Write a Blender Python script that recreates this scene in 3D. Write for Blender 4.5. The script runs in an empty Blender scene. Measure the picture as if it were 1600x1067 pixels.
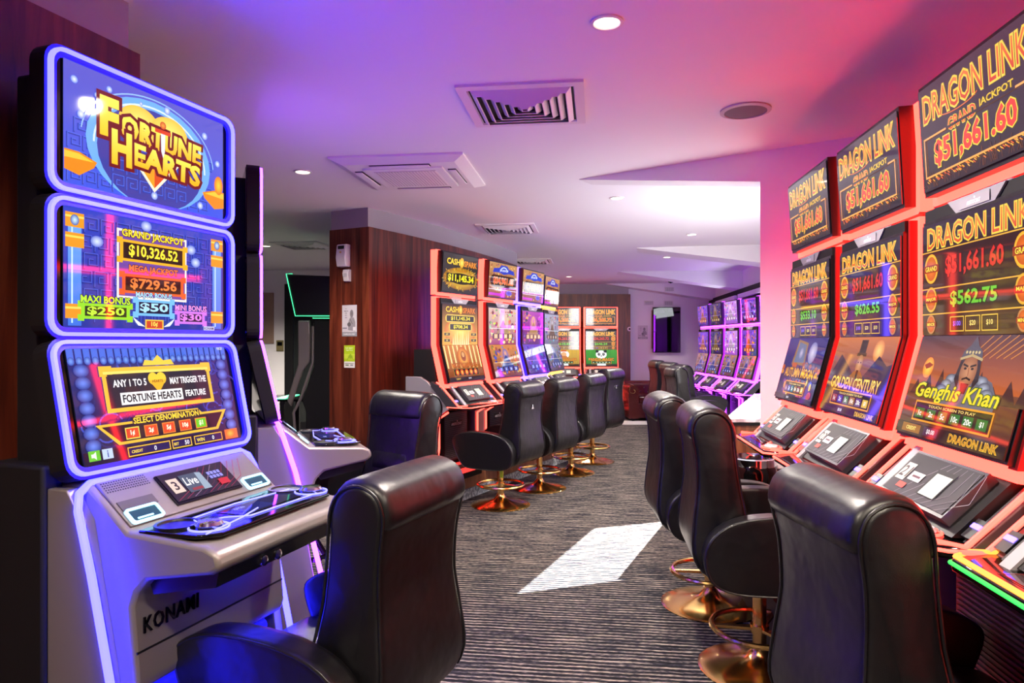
import bpy, bmesh, math, random
from math import sin, cos, pi, radians as R, atan2, sqrt
from mathutils import Vector, Matrix
random.seed(7)
SC = bpy.context.scene
COL = SC.collection
# ------------------------------------------------------------------ camera, world, sun, daylight, exposure
cam = bpy.data.cameras.new('camera'); camo = bpy.data.objects.new('camera', cam); COL.objects.link(camo)
cam.sensor_width = 36; cam.lens = 24.0; cam.clip_start = .02
camo.location = (0, 0, 1.45); camo.rotation_euler = (pi/2, 0, 0)
SC.camera = camo
SC.view_settings.view_transform = 'Standard'; SC.view_settings.look = 'None'
SC.view_settings.exposure = 0.28; SC.view_settings.gamma = 1; SC.view_settings.use_curve_mapping = False
SC.cycles.max_bounces = 7; SC.cycles.diffuse_bounces = 4; SC.cycles.glossy_bounces = 4
SC.cycles.caustics_reflective = False; SC.cycles.caustics_refractive = False
SC.cycles.use_light_tree = True; SC.cycles.sample_clamp_indirect = 6
W = bpy.data.worlds.new('sky'); SC.world = W; W.use_nodes = True
W.node_tree.nodes['Background'].inputs[0].default_value = (.62, .75, 1, 1)
W.node_tree.nodes['Background'].inputs[1].default_value = 1.6
def lamp(name, kind, loc, energy, color=(1, 1, 1), to=None, **k):
    l = bpy.data.lights.new(name, kind); o = bpy.data.objects.new(name, l); COL.objects.link(o)
    l.energy = energy; l.color = color; o.location = loc
    for a, b in k.items(): setattr(l, a, b)
    if to is not None: o.rotation_euler = Vector(to).to_track_quat('-Z', 'Y').to_euler()
    return o
lamp('sun', 'SUN', (8, 8, 9), 66, (1, .97, .93), to=(-.9435, -.3313, -1.215), angle=.006)
FD = Vector((.405, .914, 0)); FN = Vector((.914, -.405, 0)); FP = Vector((1.847, 4.564, 0))   # the glazed facade: direction, outward normal, start
def FA(s, o=0, z=0): v = FP + FD*s + FN*o; return Vector((v.x, v.y, z))
lamp('window_daylight', 'AREA', FA(.78, .05, 1.72), 20, (.9, .95, 1), to=(-.914, .405, -.05), shape='RECTANGLE', size=1.4, size_y=1.3)
lamp('window_daylight_far', 'AREA', (3.62, 10.6, 2.15), 16, (.9, .95, 1), to=(-1, 0, -.2), shape='RECTANGLE', size=4.5, size_y=.25)

# ------------------------------------------------------------------ materials
def lin(c):
    return tuple(((v/255)/12.92 if v/255 <= .04045 else (((v/255)+.055)/1.055)**2.4) for v in c)
MATS = {}
def mat(name, c=(128, 128, 128), rough=.5, metal=0, spec=.5, emit=None, es=1, bump=0, bscale=200, coat=0, ior=None):
    if name in MATS: return MATS[name]
    m = bpy.data.materials.new(name); m.use_nodes = True; nt = m.node_tree; b = nt.nodes['Principled BSDF']
    b.inputs['Base Color'].default_value = (*lin(c), 1); b.inputs['Roughness'].default_value = rough
    b.inputs['Metallic'].default_value = metal; b.inputs['Specular IOR Level'].default_value = spec
    if coat: b.inputs['Coat Weight'].default_value = coat
    if emit:
        b.inputs['Emission Color'].default_value = (*emit, 1); b.inputs['Emission Strength'].default_value = es
    if bump:
        n = nt.nodes.new('ShaderNodeTexNoise'); n.inputs['Scale'].default_value = bscale; n.inputs['Detail'].default_value = 4
        t = nt.nodes.new('ShaderNodeTexCoord'); nt.links.new(t.outputs['Object'], n.inputs['Vector'])
        p = nt.nodes.new('ShaderNodeBump'); p.inputs['Strength'].default_value = bump; p.inputs['Distance'].default_value = .01
        nt.links.new(n.outputs['Fac'], p.inputs['Height']); nt.links.new(p.outputs['Normal'], b.inputs['Normal'])
    MATS[name] = m; return m
def attr_mat(name, emissive):
    m = bpy.data.materials.new(name); m.use_nodes = True; nt = m.node_tree; b = nt.nodes['Principled BSDF']
    a = nt.nodes.new('ShaderNodeAttribute'); a.attribute_name = 'img'
    if emissive:
        b.inputs['Base Color'].default_value = (.008, .008, .01, 1); b.inputs['Roughness'].default_value = .04
        b.inputs['Specular IOR Level'].default_value = .65
        nt.links.new(a.outputs['Color'], b.inputs['Emission Color']); b.inputs['Emission Strength'].default_value = 1.0
    else:
        nt.links.new(a.outputs['Color'], b.inputs['Base Color']); b.inputs['Roughness'].default_value = .55
    MATS[name] = m; return m
DISPLAY = attr_mat('lit_display', True); PRINT = attr_mat('printed_surface', False)
def wood(name, dark, mid, light, rough=.32, sc=1.0):
    m = bpy.data.materials.new(name); m.use_nodes = True; nt = m.node_tree; b = nt.nodes['Principled BSDF']; L = nt.links.new
    t = nt.nodes.new('ShaderNodeTexCoord'); mp = nt.nodes.new('ShaderNodeMapping'); mp.inputs['Scale'].default_value = (9*sc, 9*sc, .55*sc)
    L(t.outputs['Object'], mp.inputs['Vector'])
    n = nt.nodes.new('ShaderNodeTexNoise'); n.inputs['Scale'].default_value = 1.6; n.inputs['Detail'].default_value = 7; n.inputs['Roughness'].default_value = .62; n.inputs['Distortion'].default_value = 1.1
    L(mp.outputs[0], n.inputs['Vector'])
    r = nt.nodes.new('ShaderNodeValToRGB'); e = r.color_ramp.elements
    e[0].position = .3; e[0].color = (*lin(dark), 1); e[1].position = .72; e[1].color = (*lin(light), 1)
    x = e.new(.5); x.color = (*lin(mid), 1)
    L(n.outputs['Fac'], r.inputs[0]); L(r.outputs[0], b.inputs['Base Color'])
    b.inputs['Roughness'].default_value = rough; MATS[name] = m; return m
WOOD = wood('walnut_veneer', (46, 15, 10), (92, 37, 22), (136, 66, 42))
WOOD2 = wood('brown_wood_panel', (92, 48, 28), (140, 84, 52), (176, 116, 76), .4, 1.4)
def carpet():
    m = bpy.data.materials.new('striped_carpet'); m.use_nodes = True; nt = m.node_tree; b = nt.nodes['Principled BSDF']; L = nt.links.new
    t = nt.nodes.new('ShaderNodeTexCoord'); rot = nt.nodes.new('ShaderNodeMapping'); rot.inputs['Rotation'].default_value = (0, 0, .115)
    L(t.outputs['Object'], rot.inputs['Vector'])
    def noise(scale, detail, rough=.5):
        mp = nt.nodes.new('ShaderNodeMapping'); mp.inputs['Scale'].default_value = scale; L(rot.outputs[0], mp.inputs['Vector'])
        n = nt.nodes.new('ShaderNodeTexNoise'); n.inputs['Scale'].default_value = 1; n.inputs['Detail'].default_value = detail; n.inputs['Roughness'].default_value = rough
        L(mp.outputs[0], n.inputs['Vector']); return n
    w = nt.nodes.new('ShaderNodeTexWave'); w.bands_direction = 'Y'; w.inputs['Scale'].default_value = 9.2; w.inputs['Distortion'].default_value = 1.4; w.inputs['Detail'].default_value = 2; w.inputs['Detail Scale'].default_value = .6
    L(rot.outputs[0], w.inputs['Vector'])
    n1 = noise((4, 75, 1), 3); n2 = noise((34, 110, 1), 2)
    def mth(op, a, bb):
        k = nt.nodes.new('ShaderNodeMath'); k.operation = op
        for i, v in enumerate((a, bb)):
            if isinstance(v, (int, float)): k.inputs[i].default_value = v
            else: L(v, k.inputs[i])
        return k.outputs[0]
    s = mth('ADD', mth('MULTIPLY', w.outputs['Fac'], .24), mth('ADD', mth('MULTIPLY', n1.outputs['Fac'], .62), mth('MULTIPLY', n2.outputs['Fac'], .40)))
    r = nt.nodes.new('ShaderNodeValToRGB'); e = r.color_ramp.elements
    e[0].position = .53; e[0].color = (*lin((24, 24, 28)), 1); e[1].position = .88; e[1].color = (*lin((178, 164, 148)), 1)
    x = e.new(.66); x.color = (*lin((54, 53, 59)), 1)
    L(s, r.inputs[0]); L(r.outputs[0], b.inputs['Base Color']); b.inputs['Roughness'].default_value = .95; b.inputs['Specular IOR Level'].default_value = .1
    p = nt.nodes.new('ShaderNodeBump'); p.inputs['Strength'].default_value = .5; p.inputs['Distance'].default_value = .006
    L(s, p.inputs['Height']); L(p.outputs['Normal'], b.inputs['Normal']); return m
CARPET = carpet()
def marble():
    m = bpy.data.materials.new('marble_top'); m.use_nodes = True; nt = m.node_tree; b = nt.nodes['Principled BSDF']; L = nt.links.new
    t = nt.nodes.new('ShaderNodeTexCoord'); n = nt.nodes.new('ShaderNodeTexNoise'); n.inputs['Scale'].default_value = 2.2; n.inputs['Detail'].default_value = 8; n.inputs['Distortion'].default_value = 2.5
    L(t.outputs['Object'], n.inputs['Vector']); r = nt.nodes.new('ShaderNodeValToRGB'); e = r.color_ramp.elements
    e[0].position = .4; e[0].color = (*lin((236, 232, 232)), 1); e[1].position = .58; e[1].color = (*lin((232, 228, 228)), 1); x = e.new(.5); x.color = (*lin((188, 178, 184)), 1)
    L(n.outputs['Fac'], r.inputs[0]); L(r.outputs[0], b.inputs['Base Color']); b.inputs['Roughness'].default_value = .12; return m
MARBLE = marble()
def granite():
    m = bpy.data.materials.new('speckled_granite'); m.use_nodes = True; nt = m.node_tree; b = nt.nodes['Principled BSDF']; L = nt.links.new
    t = nt.nodes.new('ShaderNodeTexCoord'); n = nt.nodes.new('ShaderNodeTexNoise'); n.inputs['Scale'].default_value = 45; n.inputs['Detail'].default_value = 5
    L(t.outputs['Object'], n.inputs['Vector']); r = nt.nodes.new('ShaderNodeValToRGB'); e = r.color_ramp.elements
    e[0].position = .42; e[0].color = (*lin((120, 124, 128)), 1); e[1].position = .6; e[1].color = (*lin((212, 214, 214)), 1)
    L(n.outputs['Fac'], r.inputs[0]); L(r.outputs[0], b.inputs['Base Color']); b.inputs['Roughness'].default_value = .4; return m
GRANITE = granite()
def leather(name, c, rough):
    m = mat(name, c, rough, spec=.5); nt = m.node_tree; b = nt.nodes['Principled BSDF']; L = nt.links.new
    t = nt.nodes.new('ShaderNodeTexCoord')
    n = nt.nodes.new('ShaderNodeTexNoise'); n.inputs['Scale'].default_value = 9; n.inputs['Detail'].default_value = 2; L(t.outputs['Object'], n.inputs['Vector'])
    n2 = nt.nodes.new('ShaderNodeTexNoise'); n2.inputs['Scale'].default_value = 420; n2.inputs['Detail'].default_value = 1; L(t.outputs['Object'], n2.inputs['Vector'])
    a = nt.nodes.new('ShaderNodeMath'); a.operation = 'MULTIPLY_ADD'; a.inputs[1].default_value = .03; L(n2.outputs['Fac'], a.inputs[0]); L(n.outputs['Fac'], a.inputs[2])
    p = nt.nodes.new('ShaderNodeBump'); p.inputs['Strength'].default_value = .35; p.inputs['Distance'].default_value = .02
    L(a.outputs[0], p.inputs['Height']); L(p.outputs['Normal'], b.inputs['Normal']); return m
LEATHER = leather('black_leather', (15, 14, 17), .36)
OXBLOOD = leather('oxblood_leather', (70, 14, 14), .25)
WHITE = mat('white_paint', (236, 234, 236), .7, spec=.3)
CEIL = mat('ceiling_paint', (240, 238, 242), .75, spec=.2)
GREY = mat('grey_paint', (158, 156, 160), .7, spec=.3)
BLACK = mat('black_plastic', (14, 14, 17), .35)
MATTE = mat('matte_black', (16, 14, 18), .7, spec=.3)
GLOSS = mat('gloss_black', (10, 10, 12), .07)
STEEL = mat('grey_metal_panel', (150, 146, 152), .45, .2)
SILVER = mat('silver_panel', (132, 124, 122), .4, .35)
CHROME = mat('chrome', (200, 200, 205), .12, 1)
DCHROME = mat('dark_chrome', (70, 66, 84), .1, 1)
GOLD = mat('polished_brass', (244, 200, 124), .2, 1)
PLASTIC = mat('white_plastic', (232, 228, 226), .4)
ALU = mat('white_metal_vent', (226, 222, 226), .4)
DARKV = mat('vent_dark', (30, 26, 34), .8)
def neon(name, e): return mat(name, (20, 18, 20), .5, emit=e, es=1.0)
NRED = neon('red_neon', (18, .30, .2)); NRED2 = neon('soft_red_neon', (6, .30, .2)); NBASE = neon('dim_red_strip', (1.6, .06, .05)); NBLUE = neon('blue_neon', (.42, .4, 38)); NVIO = neon('violet_neon', (5, .45, 24))
NMAG = neon('magenta_neon', (6, .34, 14)); NYEL = neon('yellow_neon', (3.2, 1.5, .2)); NCYAN = neon('cyan_neon', (.75, 1.5, 1.9))
NGRN = neon('green_neon', (.12, 1.6, .62)); NPUR = neon('blue_violet_neon', (.85, .5, 8))
ORNG = neon('orange_neon', (3, .7, .1)); LGRN = neon('lime_neon', (.05, 1.3, .15))
NLINE = neon('deck_line_light', (.5, .5, 3.0)); HALO_R = mat('red_halo_glow', (120, 20, 20), .4, emit=(.10, .002, .002)); HALO_B = mat('blue_halo_glow', (30, 20, 120), .4, emit=(.012, .01, .8))  # halo materials: saturated self-glow standing in for bloom around the neon

# ------------------------------------------------------------------ geometry helpers
def shade(me, ang=38):
    for p in me.polygons: p.use_smooth = True
    me.set_sharp_from_angle(angle=R(ang))
class MB:
    def __init__(s): s.v = []; s.f = []; s.m = []; s.mats = []
    def mi(s, m):
        if m not in s.mats: s.mats.append(m)
        return s.mats.index(m)
    def add(s, vs, fs, m):
        b = len(s.v); s.v += [tuple(v) for v in vs]; i = s.mi(m)
        for f in fs: s.f.append([b+k for k in f]); s.m.append(i)
        return s
    def box(s, x0, x1, y0, y1, z0, z1, m, M=None):
        vs = [Vector((x, y, z)) for z in (z0, z1) for y in (y0, y1) for x in (x0, x1)]
        if M: vs = [M @ v for v in vs]
        return s.add(vs, [(0, 2, 3, 1), (4, 5, 7, 6), (0, 1, 5, 4), (2, 6, 7, 3), (0, 4, 6, 2), (1, 3, 7, 5)], m)
    def prism_x(s, prof, x0, x1, m):   # profile of (y,z)
        n = len(prof)
        vs = [(x0, y, z) for y, z in prof] + [(x1, y, z) for y, z in prof]
        fs = [tuple(range(n))[::-1], tuple(range(n, 2*n))] + [(i, (i+1) % n, n+(i+1) % n, n+i) for i in range(n)]
        return s.add(vs, fs, m)
    def prism_z(s, prof, z0, z1, m):   # profile of (x,y)
        n = len(prof)
        vs = [(x, y, z0) for x, y in prof] + [(x, y, z1) for x, y in prof]
        return s.add(vs, [tuple(range(n))[::-1], tuple(range(n, 2*n))] + [(i, (i+1) % n, n+(i+1) % n, n+i) for i in range(n)], m)
    def prism_y(s, prof, y0, y1, m):   # profile of (x,z)
        n = len(prof)
        vs = [(x, y0, z) for x, z in prof] + [(x, y1, z) for x, z in prof]
        return s.add(vs, [tuple(range(n)), tuple(range(n, 2*n))[::-1]] + [(i, n+i, n+(i+1) % n, (i+1) % n) for i in range(n)], m)
    def loft(s, secs, m, caps=True, closed=True):
        n = len(secs[0]); vs = [p for q in secs for p in q]; fs = []
        for j in range(len(secs)-1):
            for i in range(n if closed else n-1):
                a = j*n+i; b = j*n+(i+1) % n; fs.append((a, b, b+n, a+n))
        if caps: fs += [tuple(range(n))[::-1], tuple(range((len(secs)-1)*n, len(secs)*n))]
        return s.add(vs, fs, m)
    def tube(s, pts, r, m, n=8, closed=False):
        pts = [Vector(p) for p in pts]; secs = []; N = len(pts); up = None
        for i, p in enumerate(pts):
            a = pts[i-1] if (i or closed) else p; b = pts[(i+1) % N] if (i < N-1 or closed) else p
            t = (b-a).normalized()
            if up is None: up = Vector((0, 0, 1)) if abs(t.z) < .9 else Vector((1, 0, 0))
            e = t.cross(up)
            if e.length < 1e-5: e = t.orthogonal()
            e.normalize(); g = e.cross(t).normalized(); up = g
            secs.append([p + e*r*cos(2*pi*k/n) + g*r*sin(2*pi*k/n) for k in range(n)])
        if closed: secs.append(secs[0])
        return s.loft(secs, m, caps=not closed)
    def lathe(s, prof, m, n=32, c=(0, 0)):
        secs = [[(c[0]+r*cos(2*pi*k/n), c[1]+r*sin(2*pi*k/n), z) for k in range(n)] for r, z in prof]
        return s.loft(secs, m)
    def ring(s, R_, r, z, m, c=(0, 0), N=40, n=8):
        return s.tube([(c[0]+R_*cos(2*pi*k/N), c[1]+R_*sin(2*pi*k/N), z) for k in range(N)], r, m, n, True)
    def build(s, name, parent=None, smooth=38, bevel=0, seg=2, xf=None):
        me = bpy.data.meshes.new(name); me.from_pydata(s.v, [], s.f)
        for m in s.mats: me.materials.append(m)
        me.polygons.foreach_set('material_index', s.m)
        bm = bmesh.new(); bm.from_mesh(me); bmesh.ops.recalc_face_normals(bm, faces=bm.faces); bm.to_mesh(me); bm.free()
        if xf: me.transform(xf)
        if smooth: shade(me, smooth)
        o = bpy.data.objects.new(name, me); COL.objects.link(o); o.parent = parent
        if bevel:
            b = o.modifiers.new('bevel', 'BEVEL'); b.width = bevel; b.segments = seg; b.limit_method = 'ANGLE'; b.angle_limit = R(35); b.harden_normals = False
        return o
def tag(o, label=None, cat=None, group=None, kind=None):
    if label: o['label'] = label
    if cat: o['category'] = cat
    if group: o['group'] = group
    if kind: o['kind'] = kind
    return o
def thing(name, label, cat, loc=(0, 0, 0), rz=0, group=None):
    o = bpy.data.objects.new(name, None); COL.objects.link(o); o.empty_display_size = .1
    o.location = loc; o.rotation_euler = (0, 0, rz); return tag(o, label, cat, group)
def struct(o): o['kind'] = 'structure'; return o
def rrect(x0, x1, z0, z1, r, n=5):
    p = []
    for cx, cz, a in ((x1-r, z1-r, 0), (x0+r, z1-r, pi/2), (x0+r, z0+r, pi), (x1-r, z0+r, 1.5*pi)):
        p += [(cx+r*cos(a+k*pi/2/n), cz+r*sin(a+k*pi/2/n)) for k in range(n+1)]
    return p
def frame_ring(mb, outer, inner, y0, y1, m, msides=None):   # flat ring between two outlines with equal point counts, in xz, extruded in y
    n = len(outer)
    vs = [(x, y0, z) for x, z in outer] + [(x, y0, z) for x, z in inner] + [(x, y1, z) for x, z in outer] + [(x, y1, z) for x, z in inner]
    fr = [(i, (i+1) % n, n+(i+1) % n, n+i) for i in range(n)]
    sd = [(i, 2*n+i, 2*n+(i+1) % n, (i+1) % n) for i in range(n)] + [(n+i, n+(i+1) % n, 3*n+(i+1) % n, 3*n+i) for i in range(n)] + [(2*n+i, 3*n+i, 3*n+(i+1) % n, 2*n+(i+1) % n) for i in range(n)]
    mb.add(vs, fr, m); mb.add(vs, sd, msides or m)

# ------------------------------------------------------------------ painted displays and prints
TXT = {}
def glyphs(s, bold, shear=0, sp=1.0):
    key = (s, bold, shear, sp)
    if key not in TXT:
        cu = bpy.data.curves.new('lettering_curve', 'FONT'); cu.body = s; cu.offset = bold; cu.resolution_u = 2; cu.shear = shear; cu.space_character = sp
        o = bpy.data.objects.new('lettering_curve', cu); COL.objects.link(o)
        bpy.context.view_layer.update()
        me = o.evaluated_get(bpy.context.evaluated_depsgraph_get()).to_mesh()
        vs = [(v.co.x, v.co.y) for v in me.vertices]; fs = [tuple(p.vertices) for p in me.polygons]
        o.to_mesh_clear(); bpy.data.objects.remove(o); bpy.data.curves.remove(cu)
        TXT[key] = (vs, fs)
    return TXT[key]
class Paint:
    def __init__(s, w, h, step=.0004): s.w = w; s.h = h; s.v = []; s.f = []; s.c = []; s.l = 0; s.step = step
    def _a(s, pts, fs, cols):
        b = len(s.v); s.l += 1; z = s.l*s.step
        s.v += [(x, y, z) for x, y in pts]
        for f in fs:
            s.f.append([b+k for k in f]); s.c += [(cols[k] if isinstance(cols, list) else cols) for k in f]
    def poly(s, pts, c): s._a(pts, [tuple(range(len(pts)))], lin(c))
    def rect(s, x0, y0, x1, y1, c): s.poly([(x0, y0), (x1, y0), (x1, y1), (x0, y1)], c)
    def grad(s, x0, y0, x1, y1, c0, c1): s._a([(x0, y0), (x1, y0), (x1, y1), (x0, y1)], [(0, 1, 2, 3)], [lin(c0), lin(c0), lin(c1), lin(c1)])
    def bg(s, c0, c1=None): s.grad(-s.w/2, -s.h/2, s.w/2, s.h/2, c0, c1 or c0)
    def ell(s, cx, cy, rx, ry, c, c2=None, n=28):
        pts = [(cx, cy)]+[(cx+rx*cos(2*pi*k/n), cy+ry*sin(2*pi*k/n)) for k in range(n)]
        s._a(pts, [(0, 1+k, 1+(k+1) % n) for k in range(n)], [lin(c)]+[lin(c2 or c)]*n)
    def line(s, pts, w, c, closed=False):
        P = [Vector(p) for p in pts]; q = []; fs = []
        if closed: P = P+[P[0], P[1]]
        for a, b in zip(P[:-1], P[1:]):
            d = b-a
            if d.length < 1e-7: continue
            d.normalize(); n = Vector((-d.y, d.x))*w/2; d = d*w/2; k = len(q)
            q += [tuple(a-d+n), tuple(b+d+n), tuple(b+d-n), tuple(a-d-n)]; fs.append((k, k+1, k+2, k+3))
        s._a(q, fs, lin(c))
    def frame(s, x0, y0, x1, y1, w, c): s.line([(x0, y0), (x1, y0), (x1, y1), (x0, y1)], w, c, True)
    def arc(s, cx, cy, rx, ry, w, c, a0=0, a1=2*pi, n=36): s.line([(cx+rx*cos(a0+(a1-a0)*k/n), cy+ry*sin(a0+(a1-a0)*k/n)) for k in range(n+1)], w, c)
    def text(s, t, cx, cy, h, c, out=None, ow=.05, w=None, bold=.02, shear=0, rot=0, mirror=False, c2=None, sp=1.0):
        base, _ = glyphs(t, 0, shear, sp)
        xs = [p[0] for p in base]; ys = [p[1] for p in base]
        if not xs: return
        mx, my = (min(xs)+max(xs))/2, (min(ys)+max(ys))/2; k = h/(max(ys)-min(ys)); kx = k if w is None else w/(max(xs)-min(xs))
        def put(b, col, col2=None):
            vs, fs = glyphs(t, b, shear, sp); pts = []
            for x, y in vs:
                x = (x-mx)*kx*(-1 if mirror else 1); y = (y-my)*k
                pts.append((cx+x*cos(rot)-y*sin(rot), cy+x*sin(rot)+y*cos(rot)))
            if col2: s._a(pts, fs, [tuple(a+(d-a)*min(1, max(0, (p[1]-cy)/h+.5)) for a, d in zip(lin(col), lin(col2))) for p in pts])
            else: s._a(pts, fs, lin(col))
        if out: put(bold+ow, out)
        put(bold, c, c2)
    def key(s, x0, y0, n, sz, c, w):
        for i in range(n):
            x = x0+i*sz*1.25
            s.line([(x, y0), (x, y0+sz), (x+sz, y0+sz), (x+sz, y0+.25*sz), (x+.35*sz, y0+.25*sz), (x+.35*sz, y0+.62*sz), (x+.65*sz, y0+.62*sz)], w, c)
    def clip(s): return s
    def build(s, name, parent, M, m, back=.012):   # M maps the picture plane (x right, y up, z out) into the parent's space
        me = bpy.data.meshes.new(name); k = min(1.0, .0035/max(1e-9, s.l*s.step)); v = [(a, b_, z*k) for a, b_, z in s.v]; f = list(s.f); c = list(s.c)
        b = len(v); hw, hh = s.w/2, s.h/2
        v += [(-hw, -hh, 0), (hw, -hh, 0), (hw, hh, 0), (-hw, hh, 0), (-hw, -hh, -back), (hw, -hh, -back), (hw, hh, -back), (-hw, hh, -back)]
        for q in ((0, 1, 2, 3), (7, 6, 5, 4), (0, 4, 5, 1), (1, 5, 6, 2), (2, 6, 7, 3), (3, 7, 4, 0)): f.append([b+k for k in q]); c += [(.004, .004, .005)]*4
        me.from_pydata(v, [], f); a = me.color_attributes.new('img', 'FLOAT_COLOR', 'CORNER')
        a.data.foreach_set('color', [q for col in c for q in (*col, 1.0)])
        me.materials.append(m); me.transform(M)
        o = bpy.data.objects.new(name, me); COL.objects.link(o); o.parent = parent; return o
def plane_front(x, y, z, tilt=0):   # picture plane facing local -Y, leaning: tilt > 0 turns it to face upwards
    return Matrix.Translation((x, y, z)) @ Matrix.Rotation(-tilt, 4, 'X') @ Matrix.Rotation(pi/2, 4, 'X')
def plane_up(x, y, z, rz=0): return Matrix.Translation((x, y, z)) @ Matrix.Rotation(rz, 4, 'Z')
YEL = (255, 222, 70); RED = (235, 60, 45); DRK = (40, 18, 20); GLD = (248, 190, 60)

def P_fortune_top():
    p = Paint(.6, .336); p.bg((54, 88, 224), (92, 92, 196))
    for j in range(4): p.key(-.29+.02*(j % 2), -.16+j*.046, 11, .038, (44, 62, 168), .005); p.key(-.288+.02*(j % 2), -.158+j*.046, 11, .038, (84, 122, 238), .0016)
    p.ell(0, -.02, .235, .165, (92, 150, 246), (112, 176, 255)); p.ell(0, -.035, .20, .152, (62, 60, 130), (58, 66, 160))
    for j in range(3): p.key(-.15, -.15+j*.046, 6, .038, (44, 62, 168), .005); p.key(-.148, -.148+j*.046, 6, .038, (84, 122, 238), .0016)
    p.arc(0, -.03, .21, .155, .006, (214, 236, 255), 0, pi); p.arc(0, -.02, .25, .172, .004, (150, 190, 255), .1, pi-.1)
    for x, y in ((-.27, .12), (-.16, .13), (-.2, .1), (.05, .135), (-.25, .03), (.27, .02), (.21, .1), (-.05, .125), (.0, -.145), (.19, -.14)):
        r = random.uniform(.006, .014); p.ell(x, y, r, r, (236, 246, 255), (100, 130, 230), 14)
    for sx in (-1, 1): p.poly([(sx*.3, -.13), (sx*.3, -.075), (sx*.255, -.075), (sx*.2, -.092), (sx*.21, -.11), (sx*.255, -.14)], (240, 140, 20)); p.poly([(sx*.3, -.098), (sx*.3, -.08), (sx*.255, -.08), (sx*.21, -.094)], (255, 200, 60))
    p.ell(.275, -.055, .02, .032, (255, 210, 60), (255, 120, 20))
    p.ell(-.055, .06, .075, .055, (255, 240, 120), (255, 196, 70)); p.ell(.06, .06, .075, .055, (255, 240, 120), (255, 196, 70))
    p.poly([(-.1, -.03), (.1, -.03), (0, -.135)], (255, 246, 210)); p.poly([(-.088, -.03), (0, -.03), (0, -.122)], (250, 160, 30)); p.poly([(0, -.03), (.088, -.03), (0, -.122)], (216, 78, 22))
    p.text('ORTUNE', .035, .032, .062, (255, 180, 20), (110, 24, 26), .11, .31, .045, rot=-.05, c2=(255, 236, 90)); p.text('F', -.16, .05, .1, (255, 200, 30), (110, 24, 26), .08, .05, .05, c2=(255, 236, 90))
    p.text('EARTS', .055, -.04, .062, (255, 180, 20), (110, 24, 26), .11, .26, .045, rot=-.05, c2=(255, 236, 90)); p.text('H', -.118, -.03, .09, (255, 190, 30), (110, 24, 26), .08, .06, .05, c2=(255, 236, 90))
    p.poly([(.024, .06), (.042, .06), (.04, .0), (.033, -.02), (.026, .0)], (226, 232, 244)); p.line([(.008, .062), (.058, .062)], .012, (220, 70, 30)); p.ell(.033, .083, .012, .012, (250, 170, 60), (200, 60, 30)); return p
def plate(p, cx, cy, w, h, edge, inner, t, tc, title=None, tt=None, th=.024):
    p.rect(cx-w/2, cy-h/2, cx+w/2, cy+h/2, edge); p.rect(cx-w/2+.012, cy-h/2+.008, cx+w/2-.012, cy+h/2-.008, inner)
    for sx in (-1, 1): p.rect(cx+sx*w/2-.01, cy-h/2-.006, cx+sx*w/2+.01, cy-h/2+.012, edge); p.rect(cx+sx*w/2-.01, cy+h/2-.012, cx+sx*w/2+.01, cy+h/2+.006, edge)
    p.text(t, cx, cy, h*.56, tc, None, 0, w*.74, .03)
    if title: p.text(title, cx, cy+h/2+th*.62, th, tt, (60, 30, 20), .06, None, .03)
def P_fortune_mid():
    p = Paint(.6, .336); p.bg((34, 48, 150), (50, 66, 190))
    for j in range(6): p.key(-.26+.02*(j % 2), -.15+j*.05, 10, .042, (34, 44, 138), .006); p.key(-.258+.02*(j % 2), -.148+j*.05, 10, .042, (74, 98, 218), .0018)
    for sx in (-1, 1):
        p.grad(sx*.268-.02, -.16, sx*.268+.02, .15, (60, 110, 220), (110, 170, 255)); p.line([(sx*.268-.008, -.15), (sx*.268-.008, .13)], .005, (190, 226, 255))
        for y in (.13, .075, -.12): p.rect(sx*.268-.028, y-.02, sx*.268+.028, y+.02, (236, 150, 30)); p.rect(sx*.268-.028, y+.006, sx*.268+.028, y+.012, (255, 214, 90))
        p.ell(sx*.268, .13, .013, .015, (200, 236, 255), (40, 80, 170))
    for x, y in ((-.2, .08), (.15, .1), (-.03, .15), (.17, .06)): p.ell(x, y, .02, .016, (220, 232, 255), (90, 110, 210))
    p.rect(-.135, -.075, .13, .13, (255, 232, 226)); p.rect(-.128, -.068, .123, .123, (110, 70, 160))
    plate(p, 0, .068, .25, .064, (244, 176, 34), (40, 16, 12), '$10,326.52', (255, 232, 60), 'GRAND JACKPOT', (255, 222, 50), .027)
    plate(p, 0, -.03, .235, .058, (236, 92, 40), (60, 14, 12), '$729.56', (255, 130, 60), 'MEGA JACKPOT', (246, 120, 70), .024)
    plate(p, -.17, -.118, .16, .044, (150, 220, 40), (40, 46, 12), '$250', (196, 246, 60), 'MAXI BONUS', (190, 240, 60), .019)
    plate(p, 0, -.1, .14, .05, (120, 190, 255), (20, 18, 50), '$50', (170, 226, 255), 'MAJOR BONUS', (170, 220, 255), .019)
    plate(p, .15, -.125, .12, .042, (210, 120, 236), (40, 16, 60), '$30', (230, 130, 240), 'MINI BONUS', (236, 150, 246), .017)
    for sx in (-1, 1): p.poly([(sx*.035, -.158), (sx*.08, -.13), (sx*.07, -.145), (sx*.06, -.155)], (236, 244, 255))
    p.rect(-.035, -.166, .035, -.136, (255, 196, 60)); p.rect(-.03, -.162, .03, -.14, (206, 60, 30)); p.text('10¢', 0, -.151, .017, (255, 220, 90), None, 0, None, .03)
    p.rect(.205, -.166, .255, -.152, (190, 200, 240)); p.text('KONAMI', .23, -.159, .008, (40, 40, 90)); return p
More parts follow.
